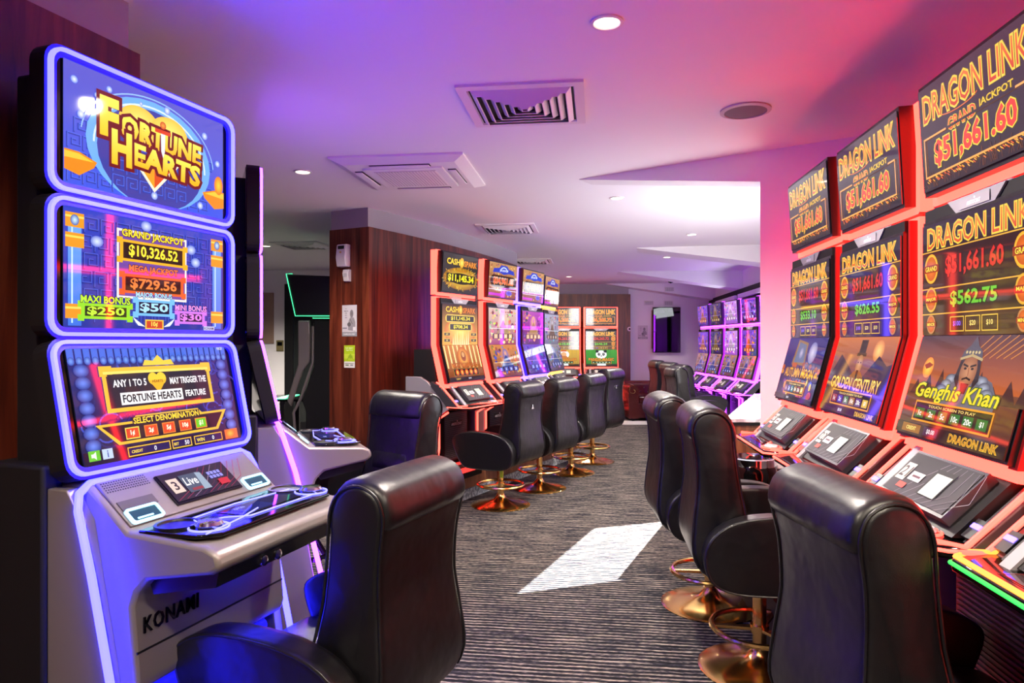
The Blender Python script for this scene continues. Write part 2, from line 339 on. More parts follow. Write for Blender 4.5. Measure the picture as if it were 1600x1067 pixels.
def P_fortune_low():
    p = Paint(.6, .336); p.bg((22, 20, 62), (36, 40, 120))
    for k in range(60):
        x, y = random.uniform(-.29, .29), random.uniform(-.1, .12); r = random.uniform(.015, .04); a = random.uniform(0, 6); p.arc(x, y, r, r*.8, .005, random.choice([(48, 62, 160), (60, 76, 190), (34, 38, 110)]), a, a+3.5, 10)
    for k in range(24): p.rect(-.3+k*.025, .125, -.3+k*.025+.02, .165, (70, 110, 220)); p.ell(-.29+k*.025, .127, .011, .012, (120, 166, 246), (46, 76, 180), 12)
    for sx in (-1, 1):
        for k in range(7): p.ell(sx*.265, .1-k*.035, .024, .019, (110, 140, 246), (40, 52, 140), 14)
    p.rect(-.205, -.025, .205, .105, GLD); p.rect(-.192, -.013, .192, .094, (42, 36, 52)); p.rect(-.212, .08, -.17, .11, GLD); p.rect(.17, .08, .212, .11, GLD); p.rect(-.2, .086, .2, .094, (255, 224, 110))
    p.poly([(-.06, .108), (-.05, .125), (-.02, .122), (0, .14), (.02, .122), (.05, .125), (.06, .108)], (250, 206, 70)); p.rect(-.188, -.012, .188, .085, (40, 34, 50))
    p.text('ANY 1 TO 5', -.115, .058, .02, (250, 246, 250), None, 0, .115, .03); p.text('MAY TRIGGER THE', .108, .056, .02, (250, 246, 250), None, 0, .15, .03)
    p.ell(-.03, .066, .019, .019, (255, 206, 60)); p.ell(.0, .066, .019, .019, (255, 206, 60)); p.poly([(-.048, .061), (.018, .061), (-.015, .022)], (250, 180, 40)); p.text('HEARTS', -.015, .058, .008, (120, 40, 10))
    p.rect(-.155, -.006, .075, .03, (248, 246, 250)); p.text('FORTUNE HEARTS', -.04, .012, .022, (34, 30, 40), None, 0, .215, .03); p.text('FEATURE', .13, .012, .019, (250, 246, 250), None, 0, .085, .03)
    p.poly([(-.25, -.055), (-.13, -.055), (-.115, -.04), (.125, -.04), (.14, -.055), (.25, -.055), (.2, -.118), (-.185, -.118)], GLD); p.poly([(-.232, -.062), (.232, -.062), (.192, -.11), (-.178, -.11)], (44, 18, 40))
    p.rect(-.13, -.068, .13, -.044, (50, 20, 44)); p.text('SELECT DENOMINATION', 0, -.055, .017, (255, 214, 60), None, 0, .25, .03)
    for k, t in enumerate(('1¢', '2¢', '5¢', '10¢', '$1')):
        x = -.135+k*.066; g = k == 4; p.rect(x-.024, -.106, x+.024, -.072, (255, 220, 90) if k == 0 else (240, 130, 50)); p.rect(x-.021, -.103, x+.021, -.075, (110, 200, 40) if g else (226, 72, 36)); p.text(t, x, -.089, .016, (255, 250, 220), None, 0, None, .04)
    p.rect(-.3, -.168, .3, -.125, (30, 14, 40))
    for x0, x1, t in ((-.16, -.01, '0'), (.0, .075, '50'), (.09, .21, '0')): p.frame(x0, -.155, x1, -.13, .003, GLD); p.rect(x0+.002, -.153, x1-.002, -.132, (40, 24, 84)); p.text(t, (x0+x1)/2+.02, -.143, .013, (240, 236, 255))
    p.text('CREDIT', -.13, -.143, .008, YEL); p.text('BET', .015, -.143, .008, YEL); p.text('WIN', .115, -.143, .011, YEL)
    p.rect(-.285, -.15, -.25, -.122, (110, 196, 50)); p.rect(-.243, -.15, -.21, -.122, (190, 210, 246)); p.text('i', -.226, -.136, .018, (60, 80, 170)); p.poly([(-.277, -.141), (-.277, -.131), (-.27, -.131), (-.262, -.125), (-.262, -.147), (-.27, -.141)], (240, 250, 230))
    p.rect(.225, -.158, .285, -.125, (236, 110, 50)); p.ell(.25, -.14, .02, .014, (255, 190, 70), (220, 110, 30)); p.text('10:21', .27, .157, .009, (240, 244, 255)); return p
def P_grand(amount, w=.56):
    p = Paint(w, .336); p.bg((34, 26, 34), (66, 52, 62))
    for k in range(40): x = random.uniform(-w/2, w/2); p.line([(x, -.16), (x+random.uniform(-.02, .02), random.uniform(-.15, -.1))], .0015, (120, 70, 40))
    p.text('DRAGON LINK', 0, .095, .085, (206, 62, 44), (255, 206, 70), .055, w*.9, .0, c2=(232, 120, 60)); p.arc(-.06, .06, .1, .02, .003, (240, 120, 60), 3.3, 6)
    p.text('GRAND', -.045, .008, .036, (226, 70, 50), YEL, .04, .14, .02); p.text('JACKPOT', .115, .014, .026, (250, 200, 50), None, 0, .15, .02)
    p.text(amount, 0, -.062, .078, (232, 58, 48), (246, 214, 60), .04, w*.7, .035)
    for k in range(70):
        x = random.uniform(-.25, .25); y = -.128+random.uniform(-.012, .004); p.line([(x, y), (x+.008, y-.006)], .003, random.choice([(255, 190, 60), (255, 140, 40), (240, 100, 40)]))
    p.frame(-w*.45, -.125, w*.45, 0, .006, (255, 170, 90)); p.rect(-.125, -.004, .2, .004, (48, 38, 48)); return p
def coin(p, x, y, r, t, c=(250, 170, 30)): p.ell(x, y, r, r*1.2, (255, 226, 120), c, 22); p.ell(x, y, r*.8, r*.98, (232, 120, 30), (196, 84, 20), 22); p.rect(x-r*1.1, y-r*.3, x+r*1.1, y+r*.3, (150, 40, 20)); p.text(t, x, y, r*.4, YEL, None, 0, r*1.7, .02)
def P_link(amount, second, tint, w=.56):
    p = Paint(w, .36); p.bg(tint, (40, 26, 44))
    p.rect(-w/2, -.03, w/2, .09, (52, 24, 24)); p.rect(-w/2, -.11, w/2, -.035, (58, 40, 16))
    for y in (.09, -.03, -.112): p.line([(-w/2, y), (w/2, y)], .004, (232, 170, 60))
    p.text('DRAGON LINK', 0, .132, .065, (214, 70, 40), (255, 206, 70), .055, w*.88, .0, c2=(240, 140, 50))
    p.text(amount, 0, .033, .06, (214, 44, 36), (70, 14, 10), .03, w*.5, .03); p.text(second, 0, -.07, .046, (110, 196, 50), (24, 50, 10), .03, w*.4, .03)
    for sx in (-1, 1): coin(p, sx*w*.4, .035, .04, 'GRAND'); coin(p, sx*w*.4, -.065, .034, 'MAJOR', (220, 160, 30)); coin(p, sx*w*.4, -.145, .026, 'MINOR', (180, 110, 60))
    for k in range(3): p.frame(-.11+k*.08, -.168, -.04+k*.08, -.125, .003, (240, 190, 70)); p.text(('$100', '$20', '$10')[k], -.075+k*.08, -.146, .016, (150, 110, 250) if k == 0 else (250, 220, 120))
    return p
def bars(p, y, w, cols=((46, 110, 40),)*6):
    p.rect(-w/2, y-.034, w/2, y+.034, (236, 150, 40)); p.rect(-w/2+.006, y-.028, w/2-.006, y+.028, (46, 24, 14)); p.text('TOUCH SCREEN TO PLAY', 0, y+.019, .008, (250, 214, 120), None, 0, w*.6)
    for k, t in enumerate(('1c', '2c', '5c', '10c', '20c', '$1')):
        x = -w*.4+k*w*.16; p.rect(x-w*.06, y-.022, x+w*.06, y+.01, cols[k]); p.text(t, x, y-.006, .017, (246, 244, 230), None, 0, None, .03)
def P_warrior():
    p = Paint(.56, .335); p.bg((70, 32, 22), (150, 84, 44)); p.grad(-.28, .0, .28, .1675, (186, 92, 36), (72, 50, 60))
    p.ell(-.19, .06, .03, .035, (255, 214, 90), (240, 130, 40)); p.poly([(-.215, .068), (-.19, .078), (-.165, .07), (-.18, .06), (-.2, .055)], (160, 50, 26))
    for k in range(9): x = -.26+k*.065; p.poly([(x, -.03), (x+.03, .02+.02*(k % 3)), (x+.07, -.03)], (74, 38, 30))
    for k in range(7): p.line([(.02+k*.03, .1), (.1+k*.035, .165)], .003, (206, 130, 60))
    cx = .03
    p.poly([(cx-.12, -.02), (cx-.1, .035), (cx-.05, .05), (cx+.05, .05), (cx+.12, .03), (cx+.16, -.02), (cx+.15, -.08), (cx-.12, -.08)], (104, 100, 112))
    for sx in (-1, 1):
        for k in range(4): p.ell(cx+sx*(.075+k*.018), .03-k*.018, .028, .016, (176, 180, 196), (80, 78, 92), 16)
        p.poly([(cx+sx*.045, .11), (cx+sx*.06, .03), (cx+sx*.035, .0), (cx+sx*.03, .09)], (52, 40, 42))
    p.ell(cx, .055, .04, .052, (200, 140, 96), (150, 92, 60)); p.poly([(cx-.02, .02), (cx+.02, .02), (cx+.012, -.012), (cx-.012, -.012)], (40, 26, 24)); p.line([(cx-.018, .032), (cx, .037), (cx+.018, .032)], .006, (44, 28, 24))
    for sx in (-1, 1): p.line([(cx+sx*.008, .072), (cx+sx*.028, .077)], .006, (40, 26, 22)); p.ell(cx+sx*.017, .065, .007, .004, (30, 20, 20), None, 8)
    p.line([(cx, .065), (cx+.004, .045)], .005, (160, 96, 62))
    p.poly([(cx-.052, .09), (cx-.045, .118), (cx-.02, .135), (cx, .165), (cx+.02, .135), (cx+.045, .118), (cx+.052, .09), (cx+.03, .1), (cx-.03, .1)], (86, 82, 94)); p.line([(cx-.05, .094), (cx, .106), (cx+.05, .094)], .008, (186, 160, 110))
    for k in range(5): p.ell(cx-.03+k*.015, .115, .005, .005, (214, 190, 130), None, 8)
    p.text('Genghis Khan', -.01, -.022, .062, (240, 214, 40), (60, 90, 20), .04, .42, .02, shear=.2)
    bars(p, -.085, .4)
    p.rect(-.28, -.1675, .28, -.128, (40, 18, 16)); p.rect(-.11, -.16, -.03, -.132, (60, 36, 70)); p.text('$0.00', -.07, -.146, .016, (240, 236, 240)); p.rect(-.24, -.16, -.13, -.132, (150, 96, 20)); p.text('CREDIT', -.185, -.146, .012, (255, 230, 120))
    p.text('DRAGON LINK', .14, -.147, .024, (180, 100, 20), (255, 206, 60), .04, .22, .0); return p
def P_century():
    p = Paint(.56, .335); p.bg((66, 40, 30), (120, 70, 60)); p.grad(-.28, 0, .28, .1675, (100, 66, 84), (196, 110, 54)); p.ell(.14, .11, .045, .045, (255, 206, 120), (206, 116, 66))
    for pts in ([(-.28, -.02), (-.2, .09), (-.1, .04), (-.02, .0), (.28, .0), (.28, -.06), (-.28, -.06)], [(.06, 0), (.16, .09), (.24, .05), (.28, .06), (.28, -.03), (.06, -.03)]): p.poly(pts, (58, 44, 70))
    p.rect(.0-.03, .085, .03, .155, (56, 34, 30)); p.poly([(-.045, .085), (.045, .085), (.04, .1), (-.04, .1)], (90, 60, 40)); p.ell(0, .05, .03, .042, (214, 156, 112), (160, 104, 72)); p.poly([(-.06, .0), (-.03, .02), (.03, .02), (.06, 0), (.07, -.05), (-.07, -.05)], (150, 90, 40)); p.poly([(-.012, .025), (.012, .025), (.006, -.02), (-.006, -.02)], (40, 28, 26))
    for sx in (-1, 1): p.ell(sx*.012, .058, .005, .003, (30, 20, 20), None, 8)
    p.text('GOLDEN CENTURY', 0, -.035, .05, (236, 160, 40), (110, 40, 20), .05, .46, .02, c2=(255, 222, 110)); bars(p, -.1, .38, ((150, 60, 40), (70, 60, 160), (60, 120, 60), (160, 110, 40), (90, 60, 130), (220, 180, 60)))
    p.rect(-.28, -.1675, .28, -.138, (36, 20, 30)); p.text('$0.00', -.06, -.153, .014, (236, 230, 240)); p.text('DRAGON LINK', .17, -.153, .018, (200, 110, 30), YEL, .04, .16, 0); return p
def P_moon():
    p = Paint(.56, .335); p.bg((46, 30, 70), (56, 50, 120)); p.ell(.12, .09, .055, .055, (206, 200, 226), (120, 116, 170)); p.poly([(-.12, .16), (.03, .14), (.05, .02), (-.15, .02)], (150, 110, 60)); p.poly([(-.1, .145), (.01, .13), (.03, .035), (-.12, .035)], (96, 110, 140)); p.ell(-.04, .085, .03, .03, (190, 180, 200), (110, 120, 160))
    for k in range(26): p.ell(random.uniform(-.28, .28), random.uniform(-.03, .03), .02, .014, random.choice([(190, 90, 40), (150, 60, 50), (206, 140, 50), (90, 60, 110)]), None, 10)
    p.text('AUTUMN MOON', 0, -.02, .048, (236, 170, 50), (90, 40, 20), .05, .42, .02)
    for k in range(40): p.ell(random.uniform(-.2, .24), random.uniform(-.15, -.06), random.uniform(.008, .026), random.uniform(.008, .02), random.choice([(200, 60, 110), (80, 90, 200), (236, 190, 70), (180, 60, 50), (120, 50, 140)]), None, 10)
    bars(p, -.1, .3, ((130, 60, 140), (70, 80, 180), (60, 120, 130), (160, 110, 40), (150, 60, 60), (220, 180, 60))); p.rect(-.28, -.1675, .28, -.142, (30, 16, 34)); p.text('$0.00', -.06, -.155, .013, (236, 230, 240)); return p
def P_spark(w, h, low=False):
    p = Paint(w, h); t = h/2
    if h < .345 and not low:
        p.bg((40, 34, 34), (62, 58, 58)); p.ell(0, -.045, .27, .1, (255, 214, 60), (150, 96, 20))
        for k in range(80):
            a = random.uniform(0, 6.28); r = random.uniform(.75, 1.05); x, y = .27*cos(a)*r, -.045+.095*sin(a)*r; p.line([(x, y), (x*1.07, y+.018*sin(a))], .004, random.choice([(255, 220, 80), (246, 170, 40), (180, 120, 30)]))
        p.ell(0, -.045, .2, .05, (40, 26, 10)); p.rect(-.225, -.085, .225, -.005, (40, 30, 12)); p.text('CASH', -.13, .1, .05, (255, 216, 70), (96, 60, 10), .05, .19, .03); p.text('SPARK', .14, .095, .05, (244, 150, 50), (96, 60, 10), .05, .2, .03); p.ell(0, .1, .035, .045, (255, 236, 110), (236, 166, 30))
        p.text('GRAND JACKPOT', 0, .02, .016, (200, 90, 30)); p.text('$11,145.34', 0, -.045, .062, (255, 236, 40), None, 0, .4, .045)
    elif not low:
        p.bg((240, 160, 50), (70, 46, 50)); p.ell(0, -.06, .25, .13, (255, 226, 120), (206, 104, 40)); p.text('CASH', -.13, .135, .048, (255, 206, 70), (90, 50, 10), .05, .19, .03); p.text('SPARK', .14, .132, .048, (236, 130, 50), (90, 50, 10), .05, .2, .03); p.ell(0, .135, .03, .04, (255, 230, 110), (230, 150, 30))
        for y, hw, a in ((.055, .2, '$11,145.34'), (-.02, .15, '$708.34')): p.ell(-hw, y, .035, .035, (246, 200, 90)); p.ell(hw, y, .035, .035, (246, 200, 90)); p.rect(-hw, y-.035, hw, y+.035, (246, 200, 90)); p.rect(-hw-.015, y-.025, hw+.015, y+.025, (50, 46, 52)); p.text(a, 0, y, .034, (250, 226, 60), None, 0, hw*1.5, .03)
        for sx in (-1, 1):
            for y in (-.085, -.14): p.rect(sx*.21-.05, y-.018, sx*.21+.05, y+.018, (236, 176, 60)); p.rect(sx*.21-.042, y-.012, sx*.21+.042, y+.012, (70, 50, 50)); p.text('$250' if y > -.1 else '$25', sx*.21, y, .014, (255, 230, 120))
        for k in range(9): x = -.12+k*.03; p.poly([(x-.012, -.18), (x, -.1+.03*(k % 3)), (x+.012, -.18)], (255, 236, 170))
    else:
        p.bg((120, 54, 24), (206, 120, 50))
        for k in range(9): x = -.26+k*.065; p.rect(x-.012, -.05, x+.012, .165, (246, 196, 110)); p.rect(x-.004, -.05, x+.004, .16, (255, 236, 180))
        p.ell(0, .05, .09, .1, (255, 206, 90), (200, 90, 30)); p.ell(0, .06, .04, .05, (120, 50, 24), (180, 90, 40)); p.ell(0, .075, .02, .025, (220, 170, 110)); p.text('MIGHTY DRAGON', 0, -.025, .04, (214, 110, 30), (96, 30, 10), .05, .4, .02)
        p.rect(-.2, -.125, .2, -.055, (150, 110, 50)); p.rect(-.19, -.12, .19, -.06, (40, 26, 24))
        for k in range(5): p.ell(-.145+k*.072, -.09, .029, .029, (240, 130, 50), (206, 70, 30)); p.text('0', -.145+k*.072, -.09, .028, (255, 226, 110), None, 0, None, .03)
        p.rect(-w/2, -h/2, w/2, -.135, (50, 34, 44)); p.text('CREDIT', -.15, -.151, .014, (240, 190, 60)); p.text('$0.00', .03, -.151, .016, (230, 226, 240))
    return p
def P_crest(w, amount, crest, deep):
    p = Paint(w, .336); p.bg(deep, (190, 140, 80))
    for k in range(110): p.ell(random.uniform(-w/2+.01, w/2-.01), random.uniform(-.155, .155), .012, .009, random.choice([(236, 190, 110), (170, 80, 60), (120, 60, 120), (206, 150, 90), (150, 100, 40)]), None, 7)
    p.poly([(-.22, .07), (-.2, .11), (-.1, .12), (-.06, .15), (.06, .15), (.1, .12), (.2, .11), (.22, .07), (.1, .075), (0, .06), (-.1, .075)], crest); p.arc(0, .085, .07, .045, .012, (200, 216, 250), .3, pi-.3, 14); p.text('JACKPOT', 0, .095, .026, (226, 232, 255), None, 0, .17, .03)
    p.ell(-.2, -.01, .06, .058, (66, 24, 20)); p.ell(.2, -.01, .06, .058, (66, 24, 20)); p.rect(-.2, -.07, .2, .048, (66, 24, 20)); p.rect(-.215, -.055, .215, .035, (44, 16, 18))
    p.text(amount, 0, -.01, .07, (240, 76, 50), (250, 190, 90), .03, .4, .035); p.line([(-w/2, -.095), (w/2, -.095)], .006, (246, 226, 246)); p.rect(-w/2, -.155, -.02, -.13, (206, 60, 206)); p.ell(.12, -.12, .06, .025, (80, 70, 190), (130, 110, 220)); return p
def P_reel(w, h, base, hi, acc, title=None):
    p = Paint(w, h); p.bg(base, hi)
    for k in range(90):
        x, y = random.uniform(-w/2+.02, w/2-.02), random.uniform(-h/2+.02, h/2-.02); p.ell(x, y, random.uniform(.006, .03), random.uniform(.006, .022), tuple(min(255, int(q*random.uniform(.6, 1.35))) for q in random.choice([base, hi, acc])), None, 9)
    p.ell(0, h*.1, .1, h*.3, acc, hi); p.ell(0, h*.22, .045, .05, tuple(min(255, q+40) for q in hi), acc); p.poly([(-.13, -h*.2), (0, h*.18), (.13, -h*.2)], tuple(int(q*.75) for q in acc))
    p.line([(-w*.46, -.02), (w*.46, -.02)], .005, tuple(min(255, q+70) for q in hi)); p.rect(-w*.36, -h*.34, w*.36, -h*.2, tuple(int(q*.4) for q in base))
    for k in range(4): x = -w*.26+k*w*.175; p.rect(x-.035, -h*.33, x+.035, -h*.21, acc); p.text(str((2, 5, 10, 20)[k]), x, -h*.27, h*.07, (250, 246, 230), None, 0, None, .03)
    if title: p.text(title, 0, h*.36, h*.15, (255, 226, 110), tuple(int(q*.4) for q in base), .05, w*.8, .02)
    return p
def P_panda(animal):
    p = Paint(.56, .335)
    if animal: p.bg((36, 110, 30), (70, 160, 50))
    else: p.bg((150, 120, 40), (220, 176, 60))
    for k in range(30): x = random.uniform(-.28, .28); p.line([(x, -.1), (x+.01, .16)], .008, (56, 140, 44) if animal else (190, 150, 60))
    p.ell(0, .07, .1, .085, (246, 246, 242)); 
    if animal:
        for sx in (-1, 1): p.ell(sx*.075, .135, .03, .028, (24, 24, 26)); p.ell(sx*.04, .075, .025, .03, (30, 30, 32)); p.ell(sx*.036, .078, .008, .008, (240, 240, 240))
        p.ell(0, .04, .014, .01, (30, 30, 30))
    else: p.poly([(-.06, .13), (.06, .13), (.04, .16), (-.04, .16)], (206, 90, 40)); p.ell(0, .07, .05, .05, (226, 170, 120)); p.poly([(-.1, -.02), (.1, -.02), (.05, .04), (-.05, .04)], (196, 120, 60))
    p.text('PANDA MAGIC' if animal else 'PEACE LONG LIFE', 0, -.03, .05, (240, 150, 40), (90, 40, 10), .05, .46, .02); bars(p, -.09, .36); p.rect(-.28, -.1675, .28, -.13, (40, 34, 20)); p.rect(-.08, -.16, .08, -.115, (226, 230, 226)); return p
def P_purple(w, h, k):
    cols = [((60, 30, 120), (120, 70, 200), (200, 110, 50)), ((40, 24, 70), (90, 70, 130), (160, 120, 70)), ((150, 80, 190), (200, 140, 226), (230, 190, 236)), ((50, 16, 70), (110, 60, 200), (170, 130, 240))]
    a, b, c = cols[k % 4]; return P_reel(w, h, a, b, c)

# ------------------------------------------------------------------ the room
ZC = 2.63; H0 = 1.45
def wallprism(name, pts, z0, z1, m, parent=None): return MB().prism_z(pts, z0, z1, m).build(name, parent, smooth=0)
CORN = FA(4.08)
outline = [(-7, -3), (5.6, -3), (5.6, 1.62), (1.80, 4.28), tuple(FA(-.1, .06)[:2]), tuple(FA(4.08, .06)[:2]), (4.2, 14.3), (-7, 14.3)]
struct(wallprism('floor', outline, -.1, 0, CARPET))
struct(wallprism('ceiling', outline, ZC, ZC+.12, CEIL))
struct(wallprism('wall_rear', [(-7, -3.1), (5.5, -3.1), (5.5, -3), (-7, -3)], 0, ZC, GREY))
struct(wallprism('wall_side_left', [(-7.1, -3), (-7, -3), (-7, 14.3), (-7.1, 14.3)], 0, ZC, GREY))
struct(wallprism('wall_side_right', [(5.5, -3), (5.6, -3), (5.6, 1.5), (5.5, 1.5)], 0, ZC, GREY))
# cross wall and its pillar end behind the right hand machines
WD = Vector((.821, -.571)); WN = Vector((.571, .821)); W0 = Vector((1.54, 4.235))
def WP(t, o): q = W0+WD*t+WN*o; return (q.x, q.y)
struct(wallprism('wall_right', [WP(0, 0), WP(4.83, 0), WP(4.83, .19), WP(0, .19)], 0, ZC, WHITE))
def haunch(name, a, b, drop, th, tdir):
    a = Vector(a); b = Vector(b); t = Vector(tdir).normalized()*th
    vs = [(a.x, a.y, ZC), (b.x, b.y, ZC), (b.x, b.y, ZC-drop), (a.x, a.y, ZC-.004)]
    vs += [(x+t.x, y+t.y, z) for x, y, z in vs]
    o = MB().add(vs, [(0, 1, 2, 3), (4, 7, 6, 5), (0, 4, 5, 1), (1, 5, 6, 2), (2, 6, 7, 3), (3, 7, 4, 0)], WHITE).build(name, smooth=0); return struct(o)
haunch('trim_1', (.489, 4.965), (1.54, 4.235), .188, .19, WN)
haunch('trim_2', (1.571, 8.592), (3.56, 8.2), .30, .45, (.2, 1))
haunch('trim_3', (1.789, 11.495), (3.83, 11.33), .31, .45, (.1, 1))
haunch('trim_4', (1.92, 13.9), (4.1, 13.75), .34, .45, (0, 1))
# facade: sill panel, head, mullions, roller blind
def fbox(mb, s0, s1, o0, o1, z0, z1, m):
    P = [FA(s0, o0), FA(s1, o0), FA(s1, o1), FA(s0, o1)]
    mb.prism_z([(q.x, q.y) for q in P], z0, z1, m)
mb = MB(); fbox(mb, -.45, 4.1, 0, .05, 0, .93, WHITE); fbox(mb, -.45, 1.62, 0, .05, 2.42, ZC, WHITE); fbox(mb, 1.62, 4.1, 0, .05, 2.45, ZC, WHITE); fbox(mb, -.45, 0, 0, .05, .93, 2.42, WHITE); fbox(mb, 1.54, 1.62, 0, .05, .93, 2.45, WHITE)
fbox(mb, 3.3, 4.1, 0, .05, .93, 2.45, WHITE)
struct(mb.build('wall_facade', smooth=0))
mb = MB(); fbox(mb, 1.62, 3.3, .02, .03, .93, 2.40, PLASTIC); struct(mb.build('window_1', smooth=0))
# far right glazed wall behind the magenta machines
D0 = Vector((CORN.x, CORN.y)); D1 = Vector((4.15, 14.25)); DD = (D1-D0).normalized(); DN = Vector((DD.y, -DD.x))
def DP(s, o): q = D0+DD*s+DN*o; return (q.x, q.y)
def dbox(mb, s0, s1, o0, o1, z0, z1, m): mb.prism_z([DP(s0, o0), DP(s1, o0), DP(s1, o1), DP(s0, o1)], z0, z1, m)
mb = MB(); dbox(mb, 0, 6.1, 0, .06, 2.32, ZC, WHITE); dbox(mb, 0, 6.1, 0, .06, 0, .8, WHITE); struct(mb.build('wall_far_right', smooth=0))
BLIND = mat('pale_blind', (205, 208, 212), .6)
mb = MB(); dbox(mb, 0, 6.1, .03, .05, .8, 2.32, BLIND); struct(mb.build('window_2', smooth=0))
mb = MB(); dbox(mb, 0, 6.1, -.05, .02, 2.25, 2.32, MATTE); dbox(mb, 0, 6.1, -.04, .02, 2.12, 2.16, MATTE)
for s in (1.2, 3.2, 5.2): dbox(mb, s, s+.07, -.05, .02, .8, 2.32, MATTE)
struct(mb.build('trim_5', smooth=0))
mb = MB()
for s0, s1 in ((.1, 1.15), (1.35, 3.1), (3.35, 5.1)): dbox(mb, s0, s1, -.075, -.03, 2.165, 2.235, ALU)
struct(mb.build('trim_6', smooth=0))
# back wall, timber panel, band above it
struct(wallprism('wall_back', [(-7, 14.2), (4.2, 14.2), (4.2, 14.3), (-7, 14.3)], 0, ZC, WHITE))
struct(wallprism('wall_back_timber', [(-.2, 14.0), (2.43, 14.0), (2.43, 14.2), (-.2, 14.2)], 0, 2.42, WOOD))
struct(wallprism('wall_back_band', [(-.2, 14.05), (2.4, 14.05), (2.4, 14.2), (-.2, 14.2)], 2.42, ZC, GREY))
struct(wallprism('trim_7', [(1.9, 11.9), (4.0, 11.9), (4.0, 12.45), (1.75, 12.45)], 0, .004, mat('pale_floor_strip', (196, 192, 186), .5)))  # thin pale strip lying on the carpet
# curved timber wall in the middle
cw = [(-1.257, 6.002), (-1.08, 6.31), (-.91, 6.628), (-.66, 7.14), (-.414, 7.703), (-.15, 8.4), (.077, 9.101)]
bk = [(-.25, 9.2), (-.55, 8.5), (-.85, 7.8), (-1.2, 7.05), (-1.66, 6.21)]
def offs(pts, d):
    c = []
    for i, p in enumerate(pts):
        a = Vector(pts[max(0, i-1)]); b = Vector(pts[min(len(pts)-1, i+1)]); t = (b-a).normalized(); c.append((p[0]-t.y*d, p[1]+t.x*d))
    return c
struct(wallprism('wall_centre', cw+bk, 0, 2.46, WOOD))
struct(wallprism('wall_centre_band', offs(cw, .012)+offs(bk, .02), 2.46, ZC, GREY))
# partition behind the blue machine
o1 = Vector((-1.22, 1.845)); u1 = Vector((.3165, .9486)); n1 = Vector((.9486, -.3165))
def LP(s, e): q = o1+u1*s+n1*e; return (q.x, q.y)
struct(wallprism('wall_left', [LP(-4.2, -.26), LP(.5, -.26), LP(.5, -.42), LP(-4.2, -.42)], 0, 2.46, WOOD))
struct(wallprism('wall_left_band', [LP(-4.2, -.28), LP(.47, -.28), LP(.47, -.42), LP(-4.2, -.42)], 2.46, ZC, GREY))
# white wall at the far left with a glazed door
struct(wallprism('wall_far_left', [(-7, 11.3), (-3.76, 11.3), (-3.76, 11.4), (-7, 11.4)], 0, ZC, WHITE))
struct(wallprism('wall_far_left_return', [(-2.2, 11.3), (0, 11.3), (0, 14.2), (-.1, 14.2), (-.1, 11.4), (-2.2, 11.4)], 0, ZC, WHITE))
struct(wallprism('wall_far_left_head', [(-3.76, 11.3), (-2.2, 11.3), (-2.2, 11.4), (-3.76, 11.4)], 2.4, ZC, WHITE))
mb = MB(); mb.box(-3.76, -3.62, 11.28, 11.36, 0, 2.4, BLACK); mb.box(-2.3, -2.2, 11.28, 11.36, 0, 2.4, BLACK); mb.box(-3.62, -2.3, 11.28, 11.36, 2.3, 2.4, BLACK); mb.box(-3.62, -2.3, 11.28, 11.36, 0, .12, BLACK)
d1 = struct(mb.build('door_1', smooth=0))
mb = MB(); mb.box(-3.62, -2.3, 11.31, 11.33, .12, 2.3, mat('dark_glass', (40, 44, 44), .04, spec=.8)); mb.build('door_glass', d1, smooth=0)
# platforms the machines stand on
mb = MB(); a = Vector((-.516, 6.187)); d = Vector((.4712, .882)); n = Vector((.882, -.4712))
a = a-d*.35+n*.03
pts = [a, a+d*3.2, a+d*3.2-n*.35, a+d*2.0-n*.55, a+d*1.0-n*.55, a-n*.42]
mb.prism_z([tuple(p) for p in pts], .09, .21, WOOD2)
pts2 = [a+n*.02, a+d*3.2+n*.02, a+d*3.2-n*.35, a+d*2.0-n*.55, a+d*1.0-n*.55, a-n*.42]
mb.prism_z([tuple(p) for p in pts2], 0, .09, GRANITE)
tag(struct(mb.build('trim_8', smooth=0)))
mb = MB(); mb.prism_z([(1.28, 3.8), (1.68, 3.84), (1.62, 2.2), (1.5, .6), (1.0, .6), (1.12, 2.4)], 0, .26, MATTE); struct(mb.build('trim_9', smooth=0))
q0 = LP(-.1, .28); mb = MB(); mb.prism_z([LP(-.12, .26), LP(.75, .26), LP(.75, -.2), LP(-.12, -.2)], 0, .1, MATTE); struct(mb.build('trim_10', smooth=0))
mb = MB(); mb.prism_z([(.6, 13.0), (2.15, 13.0), (2.15, 13.98), (.6, 13.98)], 0, .08, MATTE); struct(mb.build('trim_11', smooth=0))

